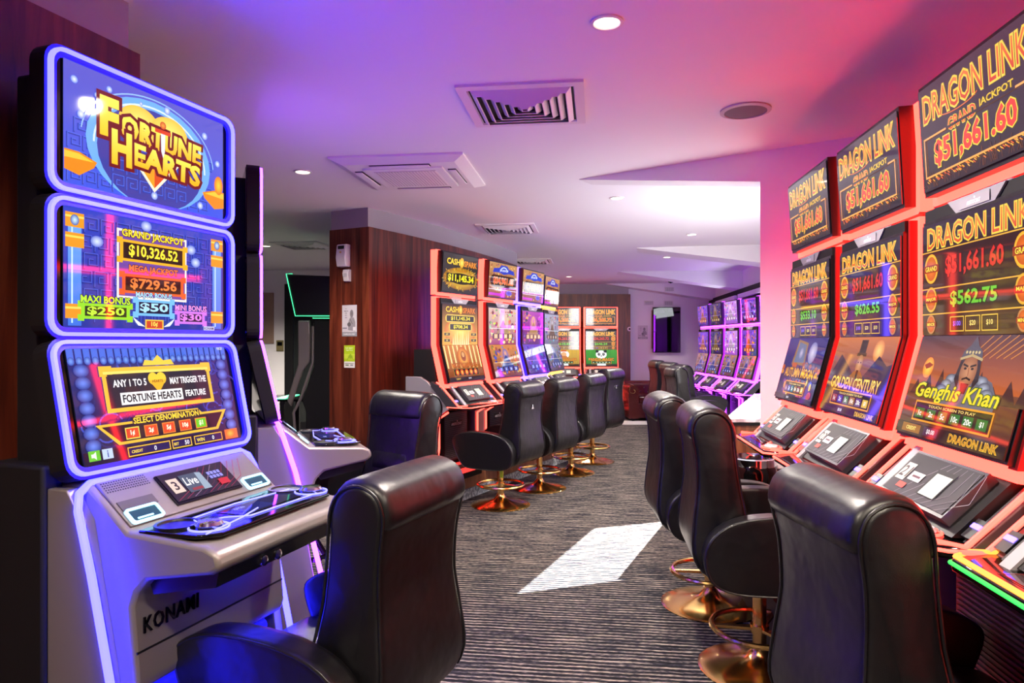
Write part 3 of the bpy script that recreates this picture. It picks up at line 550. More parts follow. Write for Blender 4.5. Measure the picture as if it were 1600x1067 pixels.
# ------------------------------------------------------------------ gaming machines
def bent(mb, x0, x1, prof, th, m):    # strip of given x range that follows a (y,z) polyline, with thickness along +y
    p = prof + [(y+th, z) for y, z in reversed(prof)]
    mb.prism_x(p, x0, x1, m)
def twin_machine(label, loc, rz, neo, halo, top, mid, low, group=None, near_logo=True, fascia=(52, 46, 54), num=None):
    t = thing('gaming_machine', label, 'gaming machine', loc, rz, group)
    Z = lambda r: r+1.19
    soft = NRED2 if neo is NRED else neo
    mb = MB(); mb.box(-.27, .27, .086, .12, Z(.48), Z(.83), MATTE); mb.box(-.08, .08, .1, .125, Z(.3), Z(.8), MATTE); mb.box(-.27, .27, .086, .13, Z(-.40), Z(.44), MATTE); mb.box(-.08, .08, .12, .14, Z(-.4), Z(.4), MATTE); mb.prism_x([(.09, Z(-.02)), (.05, Z(-.36)), (.3, Z(-.36)), (.3, Z(-.02))], -.29, .29, MATTE)
    mb.box(-.1, .1, .04, .12, Z(.43), Z(.50), STEEL)
    mb.build('cabinet', t, bevel=.006)
    # neon plates behind the screens
    mb = MB(); frame_ring(mb, rrect(-.333, .333, Z(.452), Z(.852), .012, 2), rrect(-.285, .285, Z(.50), Z(.80), .012, 2), .038, .085, neo, halo); [mb.box(sx*.3335-.001, sx*.3335+.001, .038, .085, Z(.457), Z(.847), neo) for sx in (-1, 1)]; mb.build('neon_frame', t, smooth=0)
    pr = [(.038, Z(.442)), (.038, Z(.02)), (-.054, Z(-.345))]
    mb = MB()
    for x0, x1 in ((-.333, -.285), (.285, .333)): bent(mb, x0, x1, pr, .045, neo)
    mb.box(-.285, .285, .038, .075, Z(.40), Z(.442), neo); mb.prism_x([(-.038, Z(-.29)), (-.056, Z(-.355)), (-.015, Z(-.36)), (.0, Z(-.29))], -.285, .285, neo)
    mb.build('neon_frame', t, smooth=0)
    for x0, x1 in ((-.318, -.28), (.28, .318)):
        mb = MB(); bent(mb, x0, x1, [(.012, Z(.43)), (.012, Z(.02)), (-.075, Z(-.318))], .06, halo); mb.build('rim', t, smooth=0)  # rim glows by itself to paint the neon's halo beside the screens
    # screens
    for z, tl, y, p, nm, hh in ((Z(.66), -.06, -.005, top, 'top_display', .34), (Z(.20), 0, 0, mid, 'main_display', .362)):
        M = plane_front(0, y, z, tl); mb = MB(); mb.box(-.305, .305, -.005, .045, -hh/2-.012, hh/2+.012, BLACK, Matrix.Translation((0, y, z)) @ Matrix.Rotation(-tl, 4, 'X')); b = mb.build('screen_bezel', t, smooth=0)
        q = p(); q.build(nm, t, Matrix.Translation((0, -.011, 0)) @ plane_front(0, y, z, tl) @ Matrix.Diagonal((.596/q.w, 1, 1, 1)), DISPLAY, .004)
    M0 = Matrix.Translation((0, -.042, Z(-.142))) @ Matrix.Rotation(-R(15), 4, 'X')
    mb = MB(); mb.box(-.305, .305, -.005, .045, -.172, .172, BLACK, M0); mb.build('screen_bezel', t, smooth=0)
    q = low(); q.build('lower_display', t, M0 @ Matrix.Translation((0, -.011, 0)) @ Matrix.Rotation(pi/2, 4, 'X') @ Matrix.Diagonal((.596/q.w, .97, 1, 1)), DISPLAY, .004)
    mb = MB(); mb.box(-.305, .305, .0, .045, Z(.387), Z(.432), MATTE); mb.prism_y([(-.15, Z(.432)), (.15, Z(.432)), (.1, Z(.39)), (-.1, Z(.39))], -.006, .01, STEEL); hd = mb.build('header', t, smooth=0)
    p = Paint(.16, .03); p.rect(-.08, -.015, .08, .015, (150, 146, 152)); p.text('ARISTOCRAT', 0, -.003, .011, (246, 244, 250), None, 0, .07); p.ell(.006, .0085, .0035, .0035, (246, 244, 250), None, 10); p.build('logo', hd, plane_front(0, -.0085, Z(.41)), PRINT, .001)
    # fascia under the screens with the player panel
    mb = MB(); mb.prism_x([(-.03, Z(-.33)), (-.20, Z(-.50)), (.1, Z(-.50)), (.1, Z(-.33))], -.265, .265, BLACK); mb.prism_x([(-.055, Z(-.34)), (-.215, Z(-.505)), (-.19, Z(-.51)), (-.02, Z(-.345))], -.245, -.205, STEEL); mb.build('fascia', t, smooth=0)
    ang = atan2(.17, .17); M1 = Matrix.Translation((.03, -.128, Z(-.418))) @ Matrix.Rotation(-ang, 4, 'X')
    mb = MB(); mb.box(-.19, .19, -.022, .01, -.085, .085, mat('panel_grey', (62, 60, 66), .3), M1); pn = mb.build('player_panel', t, smooth=0)
    p = Paint(.36, .15); p.bg(fascia, (26, 24, 30))
    for k in range(7): p.line([(-.1+k*.04, -.075), (-.06+k*.05, -.02), (.02+k*.03, .07)], .002, (120, 112, 122))
    p.rect(-.165, -.03, -.115, .035, (222, 214, 196)); p.text(num or '7', -.14, .003, .04, (60, 50, 50)); p.rect(-.1, -.02, -.03, .012, (236, 226, 222)); p.rect(-.088, -.008, -.042, .0, (90, 50, 60)); p.rect(-.12, -.055, -.075, -.035, (200, 70, 60)); p.rect(.0, -.05, .1, .045, (20, 20, 24)); p.rect(.012, -.048, .095, .03, (196, 200, 184)); p.rect(.02, .0, .085, .02, (170, 178, 160))
    p.build('player_screen', pn, M1 @ Matrix.Translation((0, -.024, 0)) @ Matrix.Rotation(pi/2, 4, 'X'), PRINT, .002)
    # sloping arms with neon lines, bill acceptors
    for sx in (-1, 1):
        mb = MB(); x0, x1 = sorted((sx*.275, sx*.33))
        mb.prism_x([(.09, Z(-.30)), (-.0, Z(-.33)), (-.19, Z(-.515)), (.09, Z(-.53))], x0, x1, mat('dark_arm', (58, 54, 60), .35)); mb.build('side_arm', t, bevel=.004)
        mb = MB(); mb.tube([(sx*.325, .03, Z(-.305)), (sx*.327, -.01, Z(-.322)), (sx*.327, -.197, Z(-.505)), (sx*.3, -.27, Z(-.497))], .0075, soft, 6); mb.build('neon_trim', t)
        mb = MB(); mb.box(-.022, .022, -.012, .01, -.03, .03, BLACK, Matrix.Translation((sx*.3, -.155, Z(-.475))) @ Matrix.Rotation(-ang, 4, 'X')); bb = mb.build('bill_slot', t, smooth=0)
        mb = MB(); mb.box(-.018, .018, -.015, -.011, .0, .014, NPUR, Matrix.Translation((sx*.3, -.155, Z(-.475))) @ Matrix.Rotation(-ang, 4, 'X')); mb.build('slot_light', bb, smooth=0)
    # button deck
    dk = [(-.326, -.08), (.326, -.08), (.326, -.235), (.285, -.297), (-.285, -.297), (-.326, -.235)]
    mb = MB(); mb.prism_z(dk, Z(-.537), Z(-.505), GLOSS); dko = mb.build('button_deck', t, bevel=.006)
    mb = MB(); mb.tube([(x*1.005, y-.002, Z(-.516)) for x, y in dk[1:]+dk[:0]]+[(-.327, -.08, Z(-.516))], .005, soft, 6); mb.tube([(-.25, -.1, Z(-.502)), (-.12, -.125, Z(-.502)), (.12, -.245, Z(-.502)), (.2, -.25, Z(-.502))], .0045, soft, 6); mb.build('neon_trim', dko)
    mb = MB(); mb.lathe([(.03, Z(-.505)), (.034, Z(-.497)), (.028, Z(-.488)), (.004, Z(-.486))], mat('clear_button', (210, 200, 205), .1), 20, (.2, -.24)); sb = mb.build('spin_button', dko)
    mb = MB(); mb.ring(.045, .004, Z(-.501), soft, (.2, -.24), 28, 6); mb.build('button_ring', sb)
    p = Paint(.26, .13); p.bg((60, 14, 16), (30, 10, 14)); p.rect(-.12, -.02, .12, .05, (90, 24, 22)); p.frame(-.125, -.06, .125, .06, .003, (150, 40, 34)); p.build('deck_display', dko, plane_up(-.05, -.19, Z(-.5045)), DISPLAY, .001)
    # lower body
    mb = MB(); mb.box(-.27, .27, .09, .38, .0, Z(-.53), MATTE); mb.box(-.3, .3, -.06, .36, .0, .05, MATTE); mb.box(-.29, .29, -.03, .34, .1, .13, BLACK); mb.build('base_cabinet', t, bevel=.005)
    mb = MB(); bl = NBASE if neo in (NRED, NRED2) else halo; mb.box(-.3, .3, -.058, -.02, .055, .09, bl); mb.box(-.285, .285, -.028, .0, .135, .15, bl); mb.build('base_light', t, smooth=0)
    mb = MB(); mb.box(-.19, .19, .04, .09, .17, .60, BLACK)
    for k in range(24): mb.box(-.18, .18, .036, .04, .185+k*.017, .193+k*.017, mat('speaker_mesh', (84, 80, 90), .4, .5))
    gp = mb.build('speaker_grille', t, smooth=0)
    p = Paint(.2, .05); p.text('ARISTOCRAT', 0, -.006, .022, (236, 234, 240), None, 0, .17, .02); p.ell(.012, .017, .008, .008, (236, 234, 240), None, 12)
    p.v = p.v; p.build('logo', gp, plane_front(0, .033, .5), PRINT, .001)
    for sx in (-1, 1):
        mb = MB(); x0, x1 = sorted((sx*.305, sx*.33)); mb.prism_x([(.36, Z(-.26)), (.2, Z(-.26)), (.12, Z(-.30)), (-.1, Z(-.53)), (.02, .58), (.02, .30), (.06, .22), (.36, .19)], x0, x1, STEEL); sp = mb.build('side_panel', t, bevel=.006)
        mb = MB(); mb.tube([(sx*.322, -.09, Z(-.56)), (sx*.322, .005, .57), (sx*.322, .004, .31), (sx*.322, .015, .25), (sx*.322, .055, .215), (sx*.322, .33, .185)], .009, soft, 6); mb.build('neon_trim', sp)
    return t
def R_frame(cx, d): return (cx, d, .26)
RZ = R(-96.4)
twin_machine('red-lit gaming machine at the right edge, an armoured warrior on its lower screen', (1.347, 1.979, .26), RZ, NRED, HALO_R, lambda: P_grand('$51,661.60'), lambda: P_link('$51,661.60', '$562.75', (70, 40, 16)), P_warrior, num='21')
twin_machine('red-lit gaming machine with robed man on lower screen, second from the pink-lit pillar', (1.438, 2.744, .26), RZ, NRED, HALO_R, lambda: P_grand('$51,661.60'), lambda: P_link('$51,661.60', '$626.55', (44, 22, 66)), P_century, num='22')
twin_machine('red-lit gaming machine right beside the pink-lit pillar, moon scene on its lower screen', (1.493, 3.414, .26), RZ, NRED, HALO_R, lambda: P_grand('$51,661.60'), lambda: P_link('$51,661.60', '$533.10', (40, 20, 66)), P_moon, num='23')
tm = twin_machine('nearest right-hand gaming machine, only its glossy deck with green and orange edge light in view', (1.29, 1.28, .26), RZ, NRED, HALO_R, lambda: P_grand('$51,661.60'), lambda: P_link('$51,661.60', '$562.75', (70, 40, 16)), P_moon, num='20')
for c in tm.children:
    if c.name.startswith('button_deck'):
        for q in c.children:
            if q.name.startswith('neon_trim'): q.data.materials[0] = LGRN
        mb = MB(); mb.tube([(-.325, -.1, 1.19-.502), (-.325, -.232, 1.19-.502), (-.285, -.287, 1.19-.502), (.28, -.287, 1.19-.502)], .007, ORNG, 6); mb.build('neon_trim', c)
SPK = dict(top=lambda: P_spark(.56, .336), mid=lambda: P_spark(.56, .36), low=lambda: P_spark(.56, .335, True))
twin_machine('red-lit gaming machine with yellow flame screens, nearest on the timber curved wall', (-.475, 6.187, .21), R(62), NRED2, HALO_R, SPK['top'], SPK['mid'], SPK['low'])
twin_machine('red-lit gaming machine with blue crest topper, second from the timber corner', (-.101, 6.874, .21), R(63), NRED2, HALO_R, lambda: P_crest(.56, '$34,961.65', (40, 60, 190), (150, 80, 60)), lambda: P_reel(.56, .36, (150, 60, 80), (220, 190, 170), (226, 190, 110)), lambda: P_reel(.56, .335, (120, 60, 50), (206, 130, 60), (70, 90, 180)))
twin_machine('blue-lit gaming machine between a red-lit and a yellow-lit machine by the curved wall', (.226, 7.62, .21), R(65.5), NPUR, HALO_B, lambda: P_crest(.56, 'CASINO', (40, 70, 200), (140, 90, 80)), lambda: P_reel(.56, .36, (70, 20, 90), (170, 60, 160), (226, 170, 90)), lambda: P_reel(.56, .335, (50, 30, 120), (110, 70, 190), (80, 110, 220)))
twin_machine('yellow-lit gaming machine at the far end of the curved timber wall row', (.48, 8.40, .21), R(70), NYEL, mat('yellow_halo_glow', (120, 90, 20), .4, emit=(.4, .2, .01)), lambda: P_crest(.56, '$11,918.33', (60, 60, 180), (130, 80, 70)), lambda: P_reel(.56, .36, (110, 110, 130), (170, 170, 190), (150, 120, 100)), lambda: P_reel(.56, .335, (80, 70, 90), (150, 140, 150), (110, 120, 190)))  # rim emission paints a yellow halo round the neon
B = ('$36,265.72', '$610.81')
twin_machine('red-edged gaming machine with a green panda screen on the far timber wall', (1.74, 13.35, .08), 0, NRED2, HALO_R, lambda: P_grand(B[0]), lambda: P_link(B[0], '$646.24', (90, 56, 20)), lambda: P_panda(True))
twin_machine('red-edged gaming machine on the far timber wall, half hidden by the yellow-lit one', (1.01, 13.35, .08), 0, NRED2, HALO_R, lambda: P_grand(B[0]), lambda: P_link(B[0], B[1], (90, 56, 20)), lambda: P_panda(False))
DL = [((3.30, 11.75), 'magenta-lit gaming machine farthest from the pillar, next to the white back wall'), ((3.31, 11.05), 'magenta-lit gaming machine second from the white back wall, dark topper screen'), ((3.33, 10.35), 'magenta-lit gaming machine with a pale violet topper, third from the white back wall'), ((3.36, 9.65), 'magenta-lit gaming machine nearest the pillar, angular violet shapes on a dark topper')]
for k, ((x, y), lb) in enumerate(DL):
    twin_machine(lb, (x, y, .04), R(-90), NMAG, mat('magenta_halo_glow', (90, 20, 100), .4, emit=(.3, .01, .45)), lambda k=k: P_purple(.56, .336, k), lambda k=k: P_purple(.56, .36, k if k != 3 else 0), lambda k=k: P_reel(.56, .335, (90, 60, 70), (170, 120, 110), (80, 90, 180)))  # magenta halo is put into the rim material as emission

def tower_machine(label, loc, rz, neo, halo, screens=True):
    t = thing('gaming_machine', label, 'gaming machine', loc, rz)
    mb = MB(); mb.box(-.3, .3, .02, .17, .95, 2.19, MATTE); mb.box(-.35, .35, .0, .22, .1, 1.12, MATTE); mb.build('cabinet', t, bevel=.01)
    def panel(z0, z1, tilt, painter, nm):
        h = z1-z0; M = Matrix.Translation((0, 0, z0+h)) @ Matrix.Rotation(-tilt, 4, 'X') @ Matrix.Translation((0, 0, -h/2))
        mb = MB(); mb.prism_y(rrect(-.335, .335, -h/2+.015, h/2-.015, .03), -.004, .05, GLOSS); mb.build('screen_housing', t, smooth=0, xf=M)
        mb = MB(); frame_ring(mb, rrect(-.345, .345, -h/2+.005, h/2-.005, .045), rrect(-.335, .335, -h/2+.015, h/2-.015, .036), -.022, -.006, neo, neo)
        mb.build('neon_frame', t, smooth=0, xf=M)
        mb = MB(); frame_ring(mb, rrect(-.353, .353, -h/2-.003, h/2+.003, .05), rrect(-.345, .345, -h/2+.005, h/2-.005, .045), -.010, .045, halo, MATTE); frame_ring(mb, rrect(-.335, .335, -h/2+.015, h/2-.015, .036), rrect(-.322, .322, -h/2+.028, h/2-.028, .028), -.014, .0, halo); mb.build('rim', t, smooth=0, xf=M)  # rims inside and outside the tube carry its painted glow
        p = painter(); p.build(nm, t, M @ Matrix.Translation((0, -.0095, 0)) @ Matrix.Rotation(pi/2, 4, 'X'), DISPLAY, .004)
    panel(1.852, 2.245, 0, P_fortune_top, 'top_display'); panel(1.46, 1.847, 0, P_fortune_mid, 'main_display'); panel(1.075, 1.455, R(12.5), P_fortune_low, 'lower_display')
    # base: silver body with a broad shelf shaped deck
    prof = [(-.095, 1.072), (-.235, .955), (-.48, .94), (-.52, .925), (-.53, .89), (-.5, .87), (-.3, .835), (-.265, .80), (-.25, .76), (-.268, .57), (-.255, .535), (-.16, .53), (-.16, .12), (.0, .12), (.0, 1.072)]
    mb = MB(); mb.prism_x(prof, -.302, .302, SILVER); bd = mb.build('base_body', t, bevel=.012)
    for sx in (-1, 1):
        path = [(sx*.0, -.092, 1.07), (sx*.29, -.092, 1.07), (sx*.325, -.098, 1.05), (sx*.34, -.112, 1.01), (sx*.345, -.164, .85), (sx*.345, -.224, .598), (sx*.345, -.28, .36), (sx*.345, -.31, .12)]
        mb = MB(); mb.tube(path, .011, neo, 8); mb.build('neon_trim', t)
        mb = MB(); x0, x1 = sorted((sx*.3, sx*.338)); mb.prism_x([(-.07, 1.06), (-.125, .98), (-.205, .62), (-.285, .12), (.0, .12), (.0, 1.06)], x0, x1, SILVER); mb.build('side_panel', t, bevel=.004)
    mb = MB(); mb.box(-.295, .295, -.262, -.2575, .638, .644, BLACK); mb.build('panel_gap', bd, smooth=0)
    # chamfered front corners: dark tray below and black glass deck on top
    mb = MB(); mb.prism_x([(-.27, .84), (-.5, .872), (-.49, .83), (-.29, .79)], -.27, .27, BLACK); mb.build('deck_tray', bd, smooth=0)
    for x in (-.1, -.04):
        mb = MB(); mb.lathe([(.014, 0), (.014, .012), (.009, .014)], CHROME, 14); mb.build('lock', bd, xf=Matrix.Translation((x, -.492, .848)) @ Matrix.Rotation(pi/2, 4, 'X'))
    dk = [(-.29, -.26), (.29, -.26), (.285, -.44), (.24, -.485), (-.24, -.485), (-.285, -.44)]
    mb = MB(); mb.prism_z(dk, .95, .96, GLOSS); dko = mb.build('button_deck', t, bevel=.003)
    mb = MB(); mb.tube([(-.16, -.31, .9625), (-.19, -.36, .9625), (-.12, -.385, .9625), (-.08, -.44, .9625), (.22, -.45, .9625), (.24, -.33, .9625), (.02, -.30, .9625), (-.16, -.31, .9625)], .0022, NLINE, 6); mb.tube([(-.27, -.46, .9625), (-.1, -.43, .9625), (.0, -.40, .9625)], .0022, NLINE, 6); mb.build('neon_trim', dko)
    p = Paint(.3, .1); p.bg((24, 22, 60), (40, 36, 90)); p.rect(-.12, -.04, .0, .04, (34, 40, 110)); p.text('0123', -.09, .02, .014, (170, 180, 255)); p.build('deck_display', dko, plane_up(.07, -.37, .9612), DISPLAY, .001)
    for x in (-.21, .24):
        mb = MB(); mb.lathe([(.034, .96), (.036, .97), (.03, .978), (.004, .98)], CHROME, 24, (x, -.415)); sb = mb.build('spin_button', dko)
        mb = MB(); mb.ring(.05, .0028, .9625, NLINE, (x, -.415), 30, 6); mb.build('button_ring', sb)
        mb = MB(); mb.lathe([(.058, .958), (.058, .966), (.05, .966), (.048, .961), (.004, .961)], BLACK, 26, (x-.01 if x < 0 else x+.0, -.32)); mb.build('cup_holder', dko)
    # sloping fascia
    ang = atan2(.14, .117); M1 = Matrix.Translation((0, -.165, 1.0135)) @ Matrix.Rotation(-ang, 4, 'X')
    mb = MB(); mb.box(-.285, .285, -.006, .004, -.082, .082, mat('bronze_fascia', (112, 104, 104), .4, .5), M1); fa = mb.build('fascia', t, bevel=.003)
    mb = MB()
    for r_ in range(5):
        for k in range(18): mb.box(-.275+k*.008, -.272+k*.008, -.0075, -.006, .04+r_*.008, .043+r_*.008, BLACK, M1)
    mb.build('speaker_grille', fa, smooth=0)
    mb = MB(); mb.box(-.115, .15, -.012, .0, -.062, .055, GLOSS, M1); pn = mb.build('player_panel', t, smooth=0)
    p = Paint(.255, .108); p.bg((26, 18, 28), (16, 12, 18))
    for k in range(8): p.line([(-.12+k*.03, -.05), (-.05+k*.03, -.02), (.03+k*.025, .05)], .0015, random.choice([(170, 40, 70), (180, 150, 170), (100, 40, 60)]))
    p.rect(-.115, -.025, -.075, .03, (236, 206, 190)); p.text('3', -.095, .003, .032, (60, 44, 44)); p.rect(-.065, -.035, .02, .035, (70, 84, 100)); p.poly([(-.01, -.035), (.02, -.035), (.02, .03), (.0, .035)], (150, 170, 186)); p.text('Live', -.035, .008, .03, (250, 248, 250), None, 0, .05, .02, shear=.2); p.rect(-.05, -.03, -.01, -.02, (150, 50, 50))
    for k in range(8): p.rect(.04+(k % 4)*.014, .012-(k//4)*.016, .051+(k % 4)*.014, .024-(k//4)*.016, (150, 150, 255))
    p.rect(.06, -.035, .1, -.012, (206, 36, 40)); p.build('player_screen', pn, M1 @ Matrix.Translation((.0175, -.0135, 0)) @ Matrix.Rotation(pi/2, 4, 'X'), DISPLAY, .001)
    mb = MB(); mb.box(-.275, -.16, -.009, .0, -.03, .002, mat('bronze_dark', (70, 64, 66), .45, .4), M1); mb.build('card_plate', fa, smooth=0)
    for x in (-.225, .22):
        M2 = M1 @ Matrix.Translation((x, -.008, -.055))
        mb = MB(); frame_ring(mb, rrect(-.052, .052, -.025, .025, .008, 2), rrect(-.046, .046, -.019, .019, .006, 2), -.006, .002, NCYAN); tr = mb.build('ticket_slot_light', fa, smooth=0, xf=M2)
        mb = MB(); mb.box(-.045, .045, -.002, .004, -.018, .018, mat('slot_teal', (20, 60, 76), .2), M2); mb.build('ticket_slot', tr, smooth=0)
        mb = MB(); mb.box(-.03, .02, -.004, -.002, -.013, -.008, NCYAN, M2); mb.build('ticket_light', tr, smooth=0)
    # maker's lettering
    vs, fs = glyphs('KONAMI', .012, 0, 1.12); me = bpy.data.meshes.new('lettering'); bm = bmesh.new()
    for v in vs: bm.verts.new((v[0], v[1], 0))
    bm.verts.ensure_lookup_table()
    for f in fs:
        try: bm.faces.new([bm.verts[k] for k in f])
        except ValueError: pass
    r = bmesh.ops.extrude_face_region(bm, geom=list(bm.faces)); bmesh.ops.translate(bm, verts=[e for e in r['geom'] if isinstance(e, bmesh.types.BMVert)], vec=(0, 0, .1)); bmesh.ops.recalc_face_normals(bm, faces=bm.faces)
    bm.to_mesh(me); bm.free(); xs = [v[0] for v in vs]; k = .19/(max(xs)-min(xs)); me.transform(plane_front(-.275, -.257, .685) @ Matrix.Diagonal((k, k*1.3, k, 1))); me.materials.append(DCHROME)
    o = bpy.data.objects.new('lettering', me); COL.objects.link(o); o.parent = t
    mb = MB(); mb.tube([(-.27, -.2, .49), (.27, -.2, .49)], .022, halo, 10); mb.build('base_light', t)
    mb = MB(); mb.tube([(-.29, -.31, .43), (.29, -.31, .43)], .014, GLOSS, 10); mb.tube([(-.29, -.31, .43), (-.29, -.15, .40)], .012, GLOSS, 8); mb.tube([(.29, -.31, .43), (.29, -.15, .40)], .012, GLOSS, 8); mb.build('foot_rail', t)
    mb = MB(); mb.box(-.05, .22, -.36, -.34, .792, .798, neo); mb.build('tray_light', bd, smooth=0)
    return t
cx, cy = LP(.3, 0)
tower_machine('blue-lit three-screen gaming machine standing nearest the camera on the left', (cx, cy, 0), R(71.55), NBLUE, HALO_B)
u2 = Vector((-.351, .936)); n2 = Vector((.936, .351)); u2 = Vector((-.42, .9075)); n2 = Vector((.9075, .42)); q = Vector((-1.14, 3.06))+u2*.35
tower_machine('violet-lit gaming machine seen from its dark side behind the blue-lit machine', (q.x, q.y, 0), atan2(u2.y, u2.x), NVIO, mat('violet_halo_glow', (50, 20, 90), .4, emit=(.12, .02, .4)))  # violet neon halo painted as emission on the rim

def side_machine(label, loc, rz):
    t = thing('gaming_machine', label, 'gaming machine', loc, rz)
    mb = MB(); mb.prism_x([(.02, 0), (.02, .75), (-.02, .86), (.1, 1.2), (.1, 1.66), (.72, 1.66), (.72, 0)], -.3, .3, MATTE); mb.build('cabinet', t, bevel=.01)
    mb = MB(); mb.prism_x([(-.16, 2.12), (-.07, 1.71), (.38, 1.71), (.40, 2.10)], -.34, .34, BLACK); bx = mb.build('topper', t, bevel=.012)
    for sx in (-1, 1):
        mb = MB(); mb.tube([(sx*.345, -.1, 2.125), (sx*.345, -.162, 2.125), (sx*.345, -.072, 1.705), (sx*.345, .36, 1.705)], .0045, NGRN, 6); mb.build('neon_trim', bx)
        mb = MB(); pr = [(-.05, 1.66), (-.05, 1.22), (-.16, .86), (-.12, .80), (.0, 1.16), (.07, 1.25), (.07, 1.66)]; x0, x1 = sorted((sx*.29, sx*.33)); mb.prism_x(pr, x0, x1, SILVER); sd = mb.build('side_trim', t, bevel=.012)
        mb = MB(); mb.tube([(sx*.335, .1, 1.6), (sx*.335, .1, 1.24), (sx*.335, -.02, .88), (sx*.335, -.09, .74), (sx*.335, -.06, .3), (sx*.335, .0, .02)], .014, SILVER, 8); mb.build('edge_trim', t)
    p = P_reel(.56, .36, (40, 70, 60), (120, 150, 90), (210, 170, 60)); p.build('main_display', t, plane_front(0, -.045, 1.44), DISPLAY, .02)
    mb = MB(); mb.box(-.3, .3, -.44, -.02, .85, .87, GLOSS); mb.box(-.28, .28, -.30, -.2, .87, .876, NGRN); mb.box(-.3, -.26, -.24, -.2, .3, .85, BLACK); mb.box(.26, .3, -.24, -.2, .3, .85, BLACK); mb.box(-.3, .3, -.24, .0, .25, .3, BLACK); mb.build('button_deck', t, smooth=0)
    p = Paint(.1, .1); p.bg((226, 220, 220)); p.line([(-.02, -.03), (.02, .03)], .006, (150, 90, 90)); p.frame(-.042, -.042, .042, .042, .004, (120, 100, 100)); p.build('sticker', t, Matrix.Translation((-.302, .17, 1.27)) @ Matrix.Rotation(-pi/2, 4, 'Z') @ Matrix.Rotation(pi/2, 4, 'X'), PRINT, .001)
    p = Paint(.2, .2); p.bg((20, 18, 22)); p.rect(-.0, .0, .08, .09, (60, 90, 170)); p.rect(.0, -.09, .08, .0, (206, 50, 50)); p.rect(0, .05, .08, .09, (150, 160, 170))
    for yy in (.05, -.05): p.frame(-.08, yy-.03, -.02, yy+.03, .006, (226, 226, 230)); p.text('18+', -.05, yy, .02, (226, 226, 230))
    p.build('sticker', t, Matrix.Translation((-.302, .14, .22)) @ Matrix.Rotation(-pi/2, 4, 'Z') @ Matrix.Rotation(pi/2, 4, 'X'), PRINT, .001)
    return t
side_machine('dark gaming machine with green light edges seen side-on left of the timber corner', (-2.1, 7.15, 0), R(-88))
side_machine('dark gaming machine half hidden behind the green-edged one left of the timber corner', (-2.02, 8.0, .0), R(-80))

# ------------------------------------------------------------------ chairs
def lerp_tab(tab, z):
    for (a, b), (c, d) in zip(tab[:-1], tab[1:]):
        if z <= c: return b+(d-b)*max(0, (z-a))/(c-a)
    return tab[-1][1]
def smoothprof(P, n=4):   # Catmull-Rom closed
    out = []; N = len(P)
    for i in range(N):
        p0, p1, p2, p3 = (Vector(P[(i+k) % N]) for k in (-1, 0, 1, 2))
        for k in range(n):
            t = k/n; out.append(tuple(.5*((2*p1)+(-p0+p2)*t+(2*p0-5*p1+4*p2-p3)*t*t+(-p0+3*p1-3*p2+p3)*t**3)))
    return out
BACKP = [(-.20, .39), (-.28, .415), (-.322, .50), (-.318, .62), (-.302, .76), (-.306, .89), (-.32, .97), (-.324, 1.02), (-.302, 1.07), (-.25, 1.093), (-.195, 1.078), (-.16, 1.03), (-.147, .95), (-.132, .84), (-.112, .72), (-.085, .58), (-.055, .47), (-.075, .405)]
ROLLP = [(-.334, .985), (-.338, 1.03), (-.314, 1.078), (-.25, 1.103), (-.188, 1.088), (-.15, 1.03), (-.142, .965), (-.2, .955), (-.29, .962)]
WID = [(.38, .236), (.5, .242), (.62, .226), (.76, .210), (.9, .217), (1.0, .227), (1.1, .229)]
def cushion(prof, xw, m, name, parent, rnd=.022, lift=0, bulge=0):    # closed soft slab: profile in (y,z), half width by height
    prof = smoothprof(prof, 3); cy = sum(p[0] for p in prof)/len(prof); cz = sum(p[1] for p in prof)/len(prof)
    # inward offset along profile normals near the ends
    N = len(prof); area = sum(prof[i][0]*prof[(i+1) % N][1]-prof[(i+1) % N][0]*prof[i][1] for i in range(N)); sg = 1 if area > 0 else -1
    nor = []
    for i in range(N):
        a = Vector(prof[i-1]); b = Vector(prof[(i+1) % N]); t = (b-a).normalized(); nor.append(Vector((-t.y, t.x))*sg)
    secs = []
    for t in (-1, -.985, -.94, -.88, -.5, 0, .5, .88, .94, .985, 1):
        at = abs(t); ins = {1: rnd, .985: rnd*.55, .94: rnd*.14}.get(at, 0) - (bulge if at < .6 else bulge*.6 if at < .9 else 0)
        secs.append([(xw(prof[i][1])*t, prof[i][0]+nor[i].x*ins, prof[i][1]+nor[i].y*ins+lift) for i in range(N)])
    mb = MB(); mb.loft(secs, m); return mb.build(name, parent, smooth=50)
